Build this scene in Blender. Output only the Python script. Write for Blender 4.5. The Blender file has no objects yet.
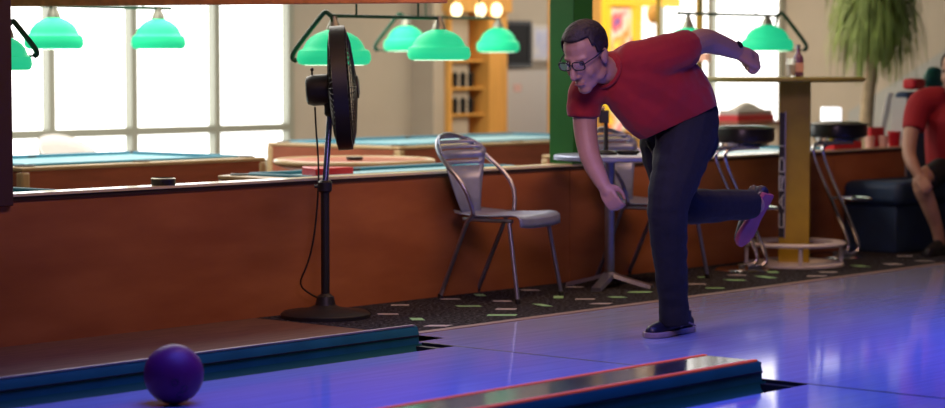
import bpy, bmesh, math, random
from mathutils import Vector as V, Matrix as M, Quaternion as Q, noise
random.seed(7)
sc = bpy.context.scene
COL = sc.collection
R = math.radians

# ------------------------------------------------------------------ camera
CAM_H, FOC, YAW = 1.22, 2300.0, R(40.9)
PITCH = math.atan((204 - 62) / FOC)
FW = V((math.cos(YAW), math.sin(YAW), 0)); RT = V((math.sin(YAW), -math.cos(YAW), 0)); UP = V((0, 0, 1))
F3 = FW * math.cos(PITCH) - UP * math.sin(PITCH); U3 = UP * math.cos(PITCH) + FW * math.sin(PITCH)
CP = V((0, 0, CAM_H))
cd = bpy.data.cameras.new('camera'); cam = bpy.data.objects.new('camera', cd); COL.objects.link(cam)
cd.sensor_width = 36.0; cd.lens = FOC * 36 / 945; cd.clip_end = 200
cam.matrix_world = M.Translation(CP) @ M((RT, U3, -F3)).transposed().to_4x4()
cd.dof.use_dof = True; cd.dof.focus_distance = 10.1; cd.dof.aperture_fstop = 1.9
sc.camera = cam

# ------------------------------------------------------------------ world, lights, exposure
w = bpy.data.worlds.new('world'); sc.world = w; w.use_nodes = True
w.node_tree.nodes['Background'].inputs[0].default_value = (0.25, 0.28, 0.6, 1)
w.node_tree.nodes['Background'].inputs[1].default_value = 0.015

def area(name, loc, size, energy, color, target=None, spread=180):
    l = bpy.data.lights.new(name, 'AREA'); l.shape = 'RECTANGLE'; l.size, l.size_y = size
    l.energy = energy; l.color = color; l.spread = R(spread)
    o = bpy.data.objects.new(name, l); COL.objects.link(o); o.location = loc
    d = (V(target) - V(loc)) if target else V((0, 0, -1))
    o.rotation_euler = d.to_track_quat('-Z', 'Y').to_euler()
    return o
BLUE = (0.07, 0.12, 1.0)
area('lane_light', (5.9, 5.0, 2.7), (2.6, 2.6), 66, BLUE, spread=95)
area('approach_light', (9.6, 4.1, 2.7), (2.8, 2.0), 84, (0.09, 0.14, 1.0), spread=80)
area('walkway_light', (9.2, 6.5, 2.75), (6.4, 0.5), 36, (1.0, 0.55, 0.30), (9.2, 7.6, 0.2), spread=120)
area('bowler_fill', (5.5, 4.2, 2.6), (1.0, 1.0), 8, (1.0, 0.62, 0.9), (8.2, 6.1, 0.9), spread=60)  # unseen purplish front fill, added to light the bowler
area('pool_room_light', (9.5, 10.8, 2.75), (5.0, 3.0), 260, (1.0, 0.93, 0.82))
area('corner_room_light', (15.2, 11.2, 2.75), (2.2, 2.2), 82, (1.0, 0.86, 0.66))
vs = sc.view_settings; vs.view_transform = 'Standard'; vs.look = 'None'; vs.exposure = 0.0; vs.gamma = 1.0
vs.use_curve_mapping = False

# ------------------------------------------------------------------ pixel helpers (photo pixel -> real place)
def ray(x, y): return F3 + RT * ((x - 472.5) / FOC) - U3 * ((y - 204) / FOC)
def at_z(x, y, z=0.0): d = ray(x, y); return CP + d * ((z - CAM_H) / d.z)
def at_y(x, y, Y): d = ray(x, y); return CP + d * (Y / d.y)
def at_x(x, y, X): d = ray(x, y); return CP + d * (X / d.x)
def at_d(x, y, d): return CP + ray(x, y) * d
def depth(p): return (p - CP).dot(F3)

# ------------------------------------------------------------------ materials
def mat(name, col, rough=0.5, metal=0.0, spec=0.5, coat=0.0, emit=None, es=0.0, noise_amt=0.0, nscale=20, bump=0.0,
        stretch=(1, 1, 1), trans=0.0, col2=None, sheen=0.0, alpha=1.0, lo=0.35, hi=0.65):
    m = bpy.data.materials.new(name); m.use_nodes = True
    nt = m.node_tree; b = nt.nodes['Principled BSDF']
    b.inputs['Base Color'].default_value = (*col, 1); b.inputs['Roughness'].default_value = rough
    b.inputs['Metallic'].default_value = metal; b.inputs['Specular IOR Level'].default_value = spec
    b.inputs['Coat Weight'].default_value = coat; b.inputs['Coat Roughness'].default_value = 0.08
    b.inputs['Transmission Weight'].default_value = trans; b.inputs['Sheen Weight'].default_value = sheen
    b.inputs['Alpha'].default_value = alpha
    if emit: b.inputs['Emission Color'].default_value = (*emit, 1); b.inputs['Emission Strength'].default_value = es
    if noise_amt or bump or col2:
        tc = nt.nodes.new('ShaderNodeTexCoord'); mp = nt.nodes.new('ShaderNodeMapping'); nz = nt.nodes.new('ShaderNodeTexNoise')
        mp.inputs['Scale'].default_value = stretch; nz.inputs['Scale'].default_value = nscale; nz.inputs['Detail'].default_value = 5
        nt.links.new(tc.outputs['Object'], mp.inputs['Vector']); nt.links.new(mp.outputs[0], nz.inputs['Vector'])
        if noise_amt or col2:
            cr = nt.nodes.new('ShaderNodeValToRGB')
            c2 = col2 if col2 else tuple(c * (1 - noise_amt) for c in col)
            cr.color_ramp.elements[0].color = (*c2, 1); cr.color_ramp.elements[1].color = (*col, 1)
            cr.color_ramp.elements[0].position = lo; cr.color_ramp.elements[1].position = hi
            nt.links.new(nz.outputs[0], cr.inputs[0]); nt.links.new(cr.outputs[0], b.inputs['Base Color'])
        if bump:
            bp = nt.nodes.new('ShaderNodeBump'); bp.inputs['Strength'].default_value = bump; bp.inputs['Distance'].default_value = 0.01
            nt.links.new(nz.outputs[0], bp.inputs['Height']); nt.links.new(bp.outputs[0], b.inputs['Normal'])
    return m

MT = {}
MT['lane'] = mat('lane_maple_blue_lit', (0.33, 0.37, 0.56), 0.08, spec=0.28, coat=0.0, col2=(0.28, 0.31, 0.48), nscale=3, stretch=(0.6, 14, 1))  # maple grain; part of the blue lighting is mixed into the colour
MT['platform'] = mat('platform_wood', (0.17, 0.09, 0.055), 0.7, spec=0.2, noise_amt=0.3, nscale=4, stretch=(1, 8, 1))
MT['carpet'] = mat('carpet', (0.075, 0.075, 0.09), 0.95, spec=0.1, col2=(0.008, 0.008, 0.009), nscale=55, bump=0.6, lo=0.48, hi=0.6)
MT['dash_green'] = mat('carpet_fleck_green', (0.30, 0.62, 0.30), 0.9)
MT['dash_grey'] = mat('carpet_fleck_pale', (0.50, 0.48, 0.48), 0.9)
MT['border'] = mat('border_wood', (0.33, 0.24, 0.22), 0.35, noise_amt=0.25, nscale=5, stretch=(1, 8, 1))
MT['wallwood'] = mat('partition_veneer', (0.42, 0.155, 0.055), 0.42, spec=0.2, col2=(0.30, 0.10, 0.036), nscale=1.6, stretch=(0.9, 3, 3.2))
MT['ledge'] = mat('ledge_cream', (0.75, 0.68, 0.46), 0.2, spec=0.8)
MT['seam'] = mat('seam_dark', (0.03, 0.012, 0.006), 0.7)
MT['black'] = mat('black_plastic', (0.012, 0.012, 0.013), 0.45)
MT['blackgloss'] = mat('black_vinyl', (0.01, 0.01, 0.011), 0.3)
MT['pit'] = mat('gutter_black', (0.006, 0.006, 0.008), 0.5)
MT['gutter'] = mat('gutter_blue_black', (0.012, 0.12, 0.055), 0.5)
MT['divblue'] = mat('divider_blue', (0.02, 0.16, 0.12), 0.4, noise_amt=0.2, nscale=6)
MT['divtop'] = mat('divider_smoked_panel', (0.07, 0.055, 0.045), 0.14, spec=0.3, coat=0.1, noise_amt=0.5, nscale=5, stretch=(1, 4, 1))
MT['divred'] = mat('divider_red_glow', (0.75, 0.12, 0.06), 0.6, spec=0.1, emit=(1.0, 0.13, 0.06), es=0.26)  # faint self-glow added so the red shows under the blue lamps
MT['ball'] = mat('ball_purple', (0.15, 0.012, 0.085), 0.5, spec=0.3, coat=0.05, col2=(0.20, 0.012, 0.075), nscale=5)
MT['alu'] = mat('brushed_aluminium', (0.38, 0.40, 0.50), 0.32, metal=0.9, noise_amt=0.1, nscale=30)
MT['alusheet'] = mat('aluminium_sheet', (0.36, 0.42, 0.62), 0.4, metal=0.6, noise_amt=0.1, nscale=20)
MT['chrome'] = mat('chrome', (0.78, 0.78, 0.8), 0.12, metal=1.0)
MT['bluepole'] = mat('blue_steel_pole', (0.20, 0.25, 0.50), 0.25, metal=0.9)
MT['yellow'] = mat('pillar_yellow', (0.46, 0.31, 0.010), 0.42, noise_amt=0.15, nscale=8)
MT['yellowdark'] = mat('pillar_olive', (0.30, 0.20, 0.02), 0.5)
MT['olive'] = mat('table_edge_olive', (0.22, 0.20, 0.04), 0.4)
MT['white'] = mat('white_paint', (0.65, 0.63, 0.62), 0.4)
MT['offwhite'] = mat('offwhite', (0.55, 0.53, 0.5), 0.5)
MT['letter'] = mat('sign_letters', (0.5, 0.5, 0.48), 0.5)
MT['greenpost'] = mat('post_green', (0.012, 0.12, 0.016), 0.45, noise_amt=0.1, nscale=6)
MT['darkpost'] = mat('post_brown', (0.07, 0.03, 0.02), 0.5)
MT['beam'] = mat('beam_wood', (0.9, 0.36, 0.12), 0.45, noise_amt=0.25, nscale=5, stretch=(1, 6, 6))
MT['beige'] = mat('wall_beige', (0.52, 0.46, 0.38), 0.8, noise_amt=0.06, nscale=3)
MT['wallwhite'] = mat('wall_white', (0.68, 0.66, 0.64), 0.8)
MT['ceiling'] = mat('ceiling_paint', (0.3, 0.28, 0.26), 0.9)
MT['poolfloor'] = mat('pool_room_floor', (0.22, 0.17, 0.13), 0.5, noise_amt=0.2, nscale=4)
MT['frame'] = mat('window_frame_grey', (0.33, 0.34, 0.28), 0.5)
MT['daylight'] = mat('daylight_pane', (0.9, 0.9, 0.9), 0.2, emit=(1.0, 1.0, 0.98), es=2.6)
MT['cloth'] = mat('pool_cloth', (0.10, 0.55, 0.68), 0.42, sheen=0.6, noise_amt=0.08, nscale=60)
MT['rail'] = mat('cushion_cloth', (0.012, 0.17, 0.26), 0.75, sheen=0.3)
MT['railwood'] = mat('rail_pale_wood', (0.46, 0.33, 0.17), 0.3)
MT['tablewood'] = mat('table_red_wood', (0.34, 0.10, 0.05), 0.4, noise_amt=0.25, nscale=4, stretch=(1, 1, 6))
MT['redwood'] = mat('round_table_red', (0.40, 0.09, 0.05), 0.3)
MT['lampgreen'] = mat('lamp_green_glass', (0.03, 0.60, 0.28), 0.55, spec=0.2, emit=(0.02, 0.80, 0.36), es=0.55)
MT['lampglow'] = mat('lamp_bulb_glow', (1, 1, 0.9), 0.4, emit=(0.85, 1.0, 0.75), es=2.5)
MT['darkgreen'] = mat('bracket_dark_green', (0.008, 0.06, 0.03), 0.4, metal=0.3)
MT['brass'] = mat('brass_grey', (0.30, 0.30, 0.24), 0.4, metal=0.6)
MT['spot'] = mat('spot_lit', (1, 0.9, 0.6), 0.4, emit=(1.0, 0.86, 0.5), es=3.0)
MT['orange'] = mat('orange_wood', (0.80, 0.42, 0.10), 0.5, noise_amt=0.15, nscale=4, stretch=(4, 4, 0.6))
MT['yellowsign'] = mat('yellow_sign', (0.95, 0.62, 0.03), 0.4, emit=(1.0, 0.62, 0.02), es=0.35)
MT['screen'] = mat('arcade_screen_art', (0.8, 0.25, 0.1), 0.4, emit=(1, 0.3, 0.1), es=0.5)
MT['litwhite'] = mat('lit_white', (1, 1, 1), 0.4, emit=(0.95, 0.97, 1.0), es=1.3)
MT['red'] = mat('red_plastic', (0.62, 0.02, 0.03), 0.3)
MT['pink'] = mat('pale_pink', (0.75, 0.45, 0.38), 0.4)
MT['bluefab'] = mat('blue_fabric', (0.02, 0.05, 0.11), 0.8, sheen=0.2)
MT['navy'] = mat('bench_navy', (0.016, 0.045, 0.10), 0.6, noise_amt=0.3, nscale=8)
MT['skin'] = mat('skin', (0.44, 0.25, 0.17), 0.5, noise_amt=0.08, nscale=18)
MT['hair'] = mat('hair_dark', (0.022, 0.014, 0.012), 0.6, noise_amt=0.5, nscale=60, bump=0.8)
MT['shirt'] = mat('tshirt_red', (0.30, 0.008, 0.011), 0.85, sheen=0.15, noise_amt=0.12, nscale=14, bump=0.25)
MT['shirt2'] = mat('tshirt_bright_red', (0.32, 0.008, 0.014), 0.85, noise_amt=0.12, nscale=12)
MT['jeans'] = mat('jeans_dark', (0.006, 0.008, 0.013), 0.85, noise_amt=0.35, nscale=40, bump=0.3)
MT['shoe'] = mat('shoe_navy', (0.012, 0.014, 0.04), 0.4, noise_amt=0.3, nscale=20)
MT['shoewhite'] = mat('shoe_trim', (0.26, 0.2, 0.24), 0.5)
MT['shoepurple'] = mat('shoe_purple_sole', (0.34, 0.06, 0.15), 0.55, noise_amt=0.2, nscale=12)
MT['lens'] = mat('spectacle_lens', (0.55, 0.55, 0.6), 0.05, alpha=0.25)
MT['leaf'] = mat('palm_leaf', (0.42, 0.56, 0.14), 0.6, noise_amt=0.5, nscale=6)
MT['trunk'] = mat('palm_trunk', (0.62, 0.48, 0.30), 0.8, noise_amt=0.25, nscale=14)
MT['pot'] = mat('pot_clay', (0.35, 0.15, 0.08), 0.7)
MT['grey'] = mat('grey_paint', (0.42, 0.43, 0.42), 0.7)
MT['purplebottle'] = mat('bottle_violet', (0.16, 0.07, 0.16), 0.15, coat=0.4)
MT['tv'] = mat('tv_dark', (0.008, 0.008, 0.010), 0.6, spec=0.2)
MT['posterblue'] = mat('poster_blue', (0.40, 0.48, 0.85), 0.6, col2=(0.75, 0.75, 0.8), nscale=5)
MT['eye'] = mat('eye', (0.03, 0.02, 0.015), 0.2)
MT['lip'] = mat('lip', (0.40, 0.18, 0.16), 0.5)

# ------------------------------------------------------------------ mesh builder
class MB:
    def __init__(s): s.v = []; s.f = []; s.mi = []; s.cur = 0
    def add(s, vs, fs):
        n = len(s.v); s.v += [V(p) for p in vs]
        for f in fs: s.f.append([i + n for i in f]); s.mi.append(s.cur)
        return s
    def box(s, c, size, rot=None):
        c = V(c); x, y, z = (k / 2 for k in size)
        P = [V((a * x, b * y, e * z)) for a in (-1, 1) for b in (-1, 1) for e in (-1, 1)]
        if rot is not None: P = [rot @ p for p in P]
        return s.add([c + p for p in P], [(0, 1, 3, 2), (4, 6, 7, 5), (0, 4, 5, 1), (2, 3, 7, 6), (0, 2, 6, 4), (1, 5, 7, 3)])
    def bb(s, a, b):
        return s.box([(i + j) / 2 for i, j in zip(a, b)], [abs(j - i) for i, j in zip(a, b)])
    def loft(s, rings, cap=True, closed=False):
        n = len(rings[0]); vs = [p for r in rings for p in r]; fs = []
        m = len(rings)
        for i in range(m if closed else m - 1):
            k = (i + 1) % m
            for j in range(n):
                q = (j + 1) % n; fs.append((i * n + j, i * n + q, k * n + q, k * n + j))
        if cap and not closed: fs.append(tuple(range(n))[::-1]); fs.append(tuple((m - 1) * n + j for j in range(n)))
        return s.add(vs, fs)
    def tube(s, pts, r, seg=10, closed=False, cap=True, flat=None):
        pts = [V(p) for p in pts]; n = len(pts); rs = r if isinstance(r, (list, tuple)) else [r] * n
        rings = []; pu = None
        for i, p in enumerate(pts):
            if closed: t = pts[(i + 1) % n] - pts[i - 1]
            else: t = pts[min(i + 1, n - 1)] - pts[max(i - 1, 0)]
            t.normalize()
            if pu is None:
                pu = t.orthogonal().normalized() if flat is None else (V(flat) - t * V(flat).dot(t)).normalized()
            else: pu = (pu - t * pu.dot(t)).normalized()
            b = t.cross(pu)
            rings.append([p + (pu * math.cos(a) + b * math.sin(a)) * rs[i] for a in (2 * math.pi * k / seg for k in range(seg))])
        return s.loft(rings, cap, closed)
    def lathe(s, prof, c, ax=UP, seg=24, cap=True):
        ax = V(ax).normalized(); u = ax.orthogonal().normalized(); b = ax.cross(u); c = V(c)
        rings = [[c + ax * z + (u * math.cos(a) + b * math.sin(a)) * max(r, 1e-4) for a in (2 * math.pi * k / seg for k in range(seg))] for r, z in prof]
        return s.loft(rings, cap)
    def ell(s, c, r, rot=None, nu=16, nv=10):
        c = V(c); r = (r, r, r) if not hasattr(r, '__len__') else r
        rings = []
        for i in range(1, nv):
            t = math.pi * i / nv
            rings.append([V((r[0] * math.sin(t) * math.cos(2 * math.pi * k / nu), r[1] * math.sin(t) * math.sin(2 * math.pi * k / nu), -r[2] * math.cos(t))) for k in range(nu)])
        if rot is not None: rings = [[rot @ p for p in q] for q in rings]
        rings = [[c + p for p in q] for q in rings]
        return s.loft(rings)
    def chain(s, pts, seg=14, cap0=True, cap1=True):
        """limb: list of (point, radius); ball ends unless told otherwise"""
        P = [V(p) for p, r in pts]; Rr = [r for p, r in pts]
        # refine with catmull-rom
        fp, fr = [], []
        n = len(P)
        for i in range(n - 1):
            a, b, c, d = P[max(i - 1, 0)], P[i], P[i + 1], P[min(i + 2, n - 1)]
            k = 5
            for j in range(k):
                t = j / k
                fp.append(0.5 * ((2 * b) + (c - a) * t + (2 * a - 5 * b + 4 * c - d) * t * t + (3 * b - a - 3 * c + d) * t ** 3))
                fr.append(Rr[i] * (1 - t) + Rr[i + 1] * t)
        fp.append(P[-1]); fr.append(Rr[-1])
        s.tube(fp, fr, seg)
        if cap0: s.ell(P[0], Rr[0])
        if cap1: s.ell(P[-1], Rr[-1])
        return s
    def prism(s, poly, d):
        n = len(poly); poly = [V(p) for p in poly]; d = V(d)
        return s.loft([poly, [p + d for p in poly]])
    def xf(s, mtx):
        s.v = [mtx @ p for p in s.v]; return s
    def build(s, name, mats, parent=None, origin=None, smooth=True, bevel=0.0, sharp=35):
        me = bpy.data.meshes.new(name)
        off = V((0, 0, 0))
        if parent is not None:
            q = parent
            while q is not None: off += q.location; q = q.parent
        elif origin is not None: off = V(origin)
        me.from_pydata([p - off for p in s.v], [], s.f)
        mats = mats if isinstance(mats, (list, tuple)) else [mats]
        for m in mats: me.materials.append(MT[m] if isinstance(m, str) else m)
        me.polygons.foreach_set('material_index', s.mi)
        bm = bmesh.new(); bm.from_mesh(me); bmesh.ops.recalc_face_normals(bm, faces=bm.faces); bm.to_mesh(me); bm.free()
        o = bpy.data.objects.new(name, me); COL.objects.link(o)
        if parent is not None: o.parent = parent
        elif origin is not None: o.location = off
        if smooth:
            me.polygons.foreach_set('use_smooth', [True] * len(me.polygons))
            me.set_sharp_from_angle(angle=R(sharp))
        if bevel:
            b = o.modifiers.new('bevel', 'BEVEL'); b.width = bevel; b.segments = 2; b.limit_method = 'ANGLE'
        me.update()
        return o

def bake(o, mods):
    """apply modifiers without operators"""
    for typ, kw in mods:
        m = o.modifiers.new(typ, typ)
        for k, v in kw.items(): setattr(m, k, v)
    dg = bpy.context.evaluated_depsgraph_get()
    me = bpy.data.meshes.new_from_object(o.evaluated_get(dg)); me.name = o.name
    o.modifiers.clear(); old = o.data; o.data = me; bpy.data.meshes.remove(old)
    return o
def organic(o, voxel, it=6, fac=0.5):
    bake(o, [('REMESH', dict(mode='VOXEL', voxel_size=voxel)), ('SMOOTH', dict(factor=fac, iterations=it))])
    o.data.polygons.foreach_set('use_smooth', [True] * len(o.data.polygons)); return o
def cut(o, p, n):
    """trim a mesh at a plane (hem), removing the side the normal points to"""
    bm = bmesh.new(); bm.from_mesh(o.data); w0 = V((0, 0, 0)); q = o
    while q is not None: w0 += q.location; q = q.parent
    bmesh.ops.bisect_plane(bm, geom=bm.verts[:] + bm.edges[:] + bm.faces[:], plane_co=V(p) - w0, plane_no=n, clear_outer=True)
    bm.to_mesh(o.data); bm.free(); return o

def thing(name, label, cat, loc, group=None):
    o = bpy.data.objects.new(name, None); COL.objects.link(o); o.location = loc; o.empty_display_size = 0.1
    return tag(o, label, cat, group)
def tag(o, label, cat, group=None):
    o['label'] = label; o['category'] = cat
    if group: o['group'] = group
    return o
def struct(name, mb, m, **k):
    o = mb.build(name, m, **k)
    if o.parent is None: o['kind'] = 'structure'
    return o
def dup(root, loc, rz=0.0, label=None):
    def cp(o, par):
        c = o.copy(); COL.objects.link(c)
        if par is not None: c.parent = par
        for ch in o.children: cp(ch, c)
        return c
    r = cp(root, None); r.location = loc; r.rotation_euler = (0, 0, rz)
    if label: r['label'] = label
    return r

# ================================================================== SETTING
WY = 7.94; LEDGE = 0.655; FOUL = 7.39; CARP = 6.96; PF = -0.12     # wall plane, ledge height, foul line, carpet edge, pool-room floor
L_IN, L_OUT = 6.50, 5.45         # lane edges
R_IN = 4.71
DIVH = 0.075
# floors
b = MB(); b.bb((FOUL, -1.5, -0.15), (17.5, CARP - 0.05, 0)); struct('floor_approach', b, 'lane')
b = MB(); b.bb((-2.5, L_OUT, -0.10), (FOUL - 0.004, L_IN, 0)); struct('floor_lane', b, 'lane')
b = MB(); b.bb((-2.5, R_IN - 1.05, -0.10), (FOUL - 0.004, R_IN, 0)); b.bb((-2.5, -1.5, -0.10), (FOUL - 0.004, R_IN - 1.30, 0)); b.bb((-2.5, R_IN - 1.30, -0.10), (FOUL - 0.004, R_IN - 1.05, -0.06)); struct('floor_lane_near', b, 'lane')
b = MB()
for y0, y1 in ((L_IN, 6.69), (5.18, L_OUT), (R_IN, 4.905)):
    n = 9; rings = []
    for X in (-2.5, FOUL - 0.004):
        top = [V((X, y0 + (y1 - y0) * (0.5 - 0.5 * math.cos(math.pi * k / n)), -0.004 - 0.07 * math.sin(math.pi * k / n))) for k in range(n + 1)]
        rings.append(top + [V((X, y1, -0.12)), V((X, y0, -0.12))])
    b.loft(rings)
b.cur = 1
for y0, y1 in ((L_IN, 6.69), (5.18, L_OUT), (R_IN, 4.905)): b.bb((7.345, y0, -0.05), (FOUL - 0.004, y1, -0.012))
struct('floor_gutters', b, ['gutter', 'pit'])
b = MB(); b.bb((FOUL - 0.004, -1.5, -0.02), (FOUL + 0.010, 6.69, 0.0008)); struct('trim_foul_line', b, 'pit')
PB = at_z(350, 328).x
b = MB(); b.bb((-2.5, 6.725, -0.15), (PB, WY, 0)); struct('floor_side_platform', b, 'platform')
b = MB(); b.bb((PB, CARP, -0.15), (17.5, WY + 0.03, 0)); b.bb((7.36, CARP, -0.15), (PB, CARP + 0.005, 0)); b.bb((13.6, WY + 0.03, -0.15), (17.5, 8.8, 0))
def fleck(px, py, l=0.10, wd=0.075, rot=None):
    p = at_z(px, py, 0.0015)
    a = RT; c = FW
    rot = random.uniform(-0.6, 0.6) if rot is None else rot
    q = [p - a * l / 2 - c * wd / 2 - a * rot * wd / 2, p + a * l / 2 - c * wd / 2 - a * rot * wd / 2, p + a * l / 2 + c * wd / 2 + a * rot * wd / 2, p - a * l / 2 + c * wd / 2 + a * rot * wd / 2]
    b.add(q, [(0, 1, 2, 3)])
G = [(480, 295, .05, .10), (469, 306, .12, .05), (502, 315, .14, .06), (542.5, 305, .05, .11), (558.5, 297, .05, .12), (417, 319, .06, .10), (766, 277, .06, .12), (773, 272, .06, .1), (735, 280, .1, .06), (715, 288, .1, .05), (860, 266, .07, .1), (617, 297, .08, .06), (703, 277, .06, .05), (640, 292, .12, .06)]
W_ = [(530, 290, .09, .06), (502, 301, .09, .05), (506, 309, .1, .06), (601, 303.5, .1, .05), (400, 305, .09, .05), (388, 314, .1, .05), (438, 325.6, .11, .06), (737, 275, .1, .05), (817, 276, .11, .05), (828, 272, .1, .05), (893, 264, .09, .08), (925, 261, .1, .06), (697, 284, .1, .05), (575, 287, .09, .06), (450, 299, .1, .05), (905, 256, .1, .06), (585, 299, .1, .05)]
b.cur = 1
for q in G: fleck(*q)
b.cur = 2
for q in W_: fleck(*q)
struct('floor_carpet', b, ['carpet', 'dash_green', 'dash_grey'], smooth=False)
b = MB(); b.bb((7.36, CARP - 0.05, -0.15), (17.5, CARP, 0.004)); struct('trim_carpet_border', b, 'border')
b = MB(); b.bb((3.0, WY + 0.06, PF - 0.1), (17.6, 13.6, PF)); struct('floor_pool_room', b, 'poolfloor')
b = MB(); b.bb((-2.5, -1.5, 2.9), (17.6, 13.6, 3.0)); struct('ceiling', b, 'ceiling')
# partition wall in veneered panels
b = MB(); b.bb((-1.0, WY + 0.012, -0.12), (13.62, WY + 0.06, LEDGE - 0.03))
b.cur = 1; xs = [-1.0, 3.4, 9.99, 12.72, 13.62]
for x0, x1 in zip(xs, xs[1:]): b.bb((x0 + 0.003, WY, 0.0), (x1 - 0.003, WY + 0.012, LEDGE - 0.03))
struct('wall_partition', b, ['seam', 'wallwood'])
b = MB(); b.bb((-1.0, WY - 0.012, LEDGE - 0.012), (13.62, WY + 0.115, LEDGE)); b.cur = 1; b.bb((-1.0, WY - 0.006, LEDGE - 0.03), (13.62, WY + 0.08, LEDGE - 0.012))
struct('trim_ledge', b, ['ledge', 'seam'])
# back and end walls with window openings
BY, EX = 13.5, 17.5
wx = [at_y(x, 100, BY).x for x in (-40, 290)]
zs0, zs1 = at_y(150, 168, BY).z, 2.6
b = MB()
b.bb((wx[1], BY, PF), (EX + 0.1, BY + 0.1, 2.9)); b.bb((6, BY, PF), (wx[1], BY + 0.1, zs0)); b.bb((6, BY, zs1), (wx[1], BY + 0.1, 2.9))
struct('wall_back', b, 'beige')
b = MB(); x0, x1 = at_y(412, 100, BY).x, at_y(447, 100, BY).x; b.bb((x0, BY - 0.25, PF), (x1, BY, 2.9)); struct('wall_back_pier', b, 'beige')
def window_grid(name, along, fixed, u0, u1, z0, z1, us, zs, wdt):
    b = MB()
    def bx(a0, a1, c0, c1, t0=-0.04, t1=0.04):
        if along == 'x': b.bb((a0, fixed + t0, c0), (a1, fixed + t1, c1))
        else: b.bb((fixed + t0, a0, c0), (fixed + t1, a1, c1))
    for u in us: bx(u - wdt / 2, u + wdt / 2, z0, z1)
    for z in zs:
        for a_, c_ in zip(sorted(us), sorted(us)[1:]): bx(a_ + wdt / 2, c_ - wdt / 2, z - wdt / 2, z + wdt / 2, -0.035, 0.035)
    o = struct(name, b, 'frame')
    b = MB(); bx(u0, u1, z0, z1, 0.045, 0.055); b.build('window_pane', 'daylight', o)
us = [at_y(x, 100, BY).x for x in (-36, 49, 131.5, 214.5, 288)]
zt = at_y(150, 131, BY).z
window_grid('window_1', 'x', BY, us[0], us[-1], zs0, zs1, us, [zs0, zt, zs1], 0.06)
yw0, yw1 = at_x(782, 100, EX).y, at_x(660, 100, EX).y
zr = at_x(740, 122, EX).z
b = MB()
b.bb((EX, -1.5, PF), (EX + 0.1, yw0, 2.9)); b.bb((EX, yw1, PF), (EX + 0.1, BY, 2.9)); b.bb((EX, yw0, PF), (EX + 0.1, yw1, zr)); b.bb((EX, yw0, 2.6), (EX + 0.1, yw1, 2.9))
struct('wall_end', b, 'beige')
window_grid('window_2', 'y', EX, yw0, yw1, zr, 2.6, [yw0, at_x(712, 100, EX).y, yw1], [zr, 2.6], 0.05)
# posts
b = MB(); b.bb((10.0 - 0.005, WY - 0.02, LEDGE), (10.17, WY + 0.15, 2.9)); struct('trim_green_post', b, 'greenpost', bevel=0.004)
b = MB(); pl = at_y(9.5, 100, WY).x; b.bb((pl - 0.2, WY - 0.02, LEDGE - 0.05), (pl, WY + 0.15, 2.9)); struct('trim_dark_post', b, 'darkpost', bevel=0.004)

# ================================================================== LANE DIVIDERS
def divider(label, y0, y1, xe, slim=False):
    t = thing('lane_divider', label, 'lane divider', (xe - 2, (y0 + y1) / 2, -0.12))
    b = MB(); r = 0.02
    prof = [V((0, y0, -0.12)), V((0, y0, DIVH - 0.03)), V((0, y0 + 0.012, DIVH)), V((0, y1 - 0.012, DIVH)), V((0, y1, DIVH - 0.03)), V((0, y1, -0.12))]
    b.prism([p + V((-2.5, 0, 0)) for p in prof], (xe + 2.5, 0, 0)); b.build('body', 'divblue', t, bevel=0.006)
    if not slim: b = MB(); b.bb((-2.5, y0 + 0.03, DIVH), (xe - 0.03, y1 - 0.03, DIVH + 0.003)); b.build('top_panel', 'divtop', t)
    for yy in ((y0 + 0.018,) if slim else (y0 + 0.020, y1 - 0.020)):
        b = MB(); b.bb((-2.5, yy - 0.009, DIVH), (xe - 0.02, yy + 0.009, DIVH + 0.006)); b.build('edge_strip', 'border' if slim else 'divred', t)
    for yy in (y0 - 0.002,):
        b = MB(); b.bb((-2.5, yy - 0.003, 0.030), (xe - 0.005, yy + 0.003, 0.036)); b.build('side_groove', 'black', t)
    b = MB(); b.bb((xe, y0 + 0.01, -0.12), (xe + 0.008, y1 - 0.01, DIVH - 0.005)); b.build('end_cap', 'black', t, bevel=0.004)
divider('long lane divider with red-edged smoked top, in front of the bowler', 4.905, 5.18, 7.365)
divider('blue lane divider with thin red edge along the side platform, behind the ball', 6.69, 6.724, 7.37, slim=True)

# ================================================================== BALL
bc = at_z(174, 404) ; rb = 0.107
bc = V((bc.x, bc.y, rb + 0.0005))
t = thing('bowling_ball', 'purple bowling ball rolling down the lane', 'bowling ball', (bc.x, bc.y, 0))
b = MB(); b.ell(bc, rb, nu=48, nv=32); b.build('ball_shell', 'ball', t)
hv = (-FW * 0.75 + RT * 0.42 - UP * 0.35).normalized(); ta = hv.orthogonal().normalized(); tb = hv.cross(ta)
for i, (u, v_) in enumerate(((0, 0), (0.027, 0.012), (0.012, -0.045))):
    n = (hv * rb + ta * u + tb * v_).normalized()
    b = MB(); b.lathe([(0.0125, -0.004), (0.0125, 0.0006), (0.0105, 0.0008), (0.0105, -0.003)], bc + n * rb, n, 16); b.build('finger_hole', 'pit', t)

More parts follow.
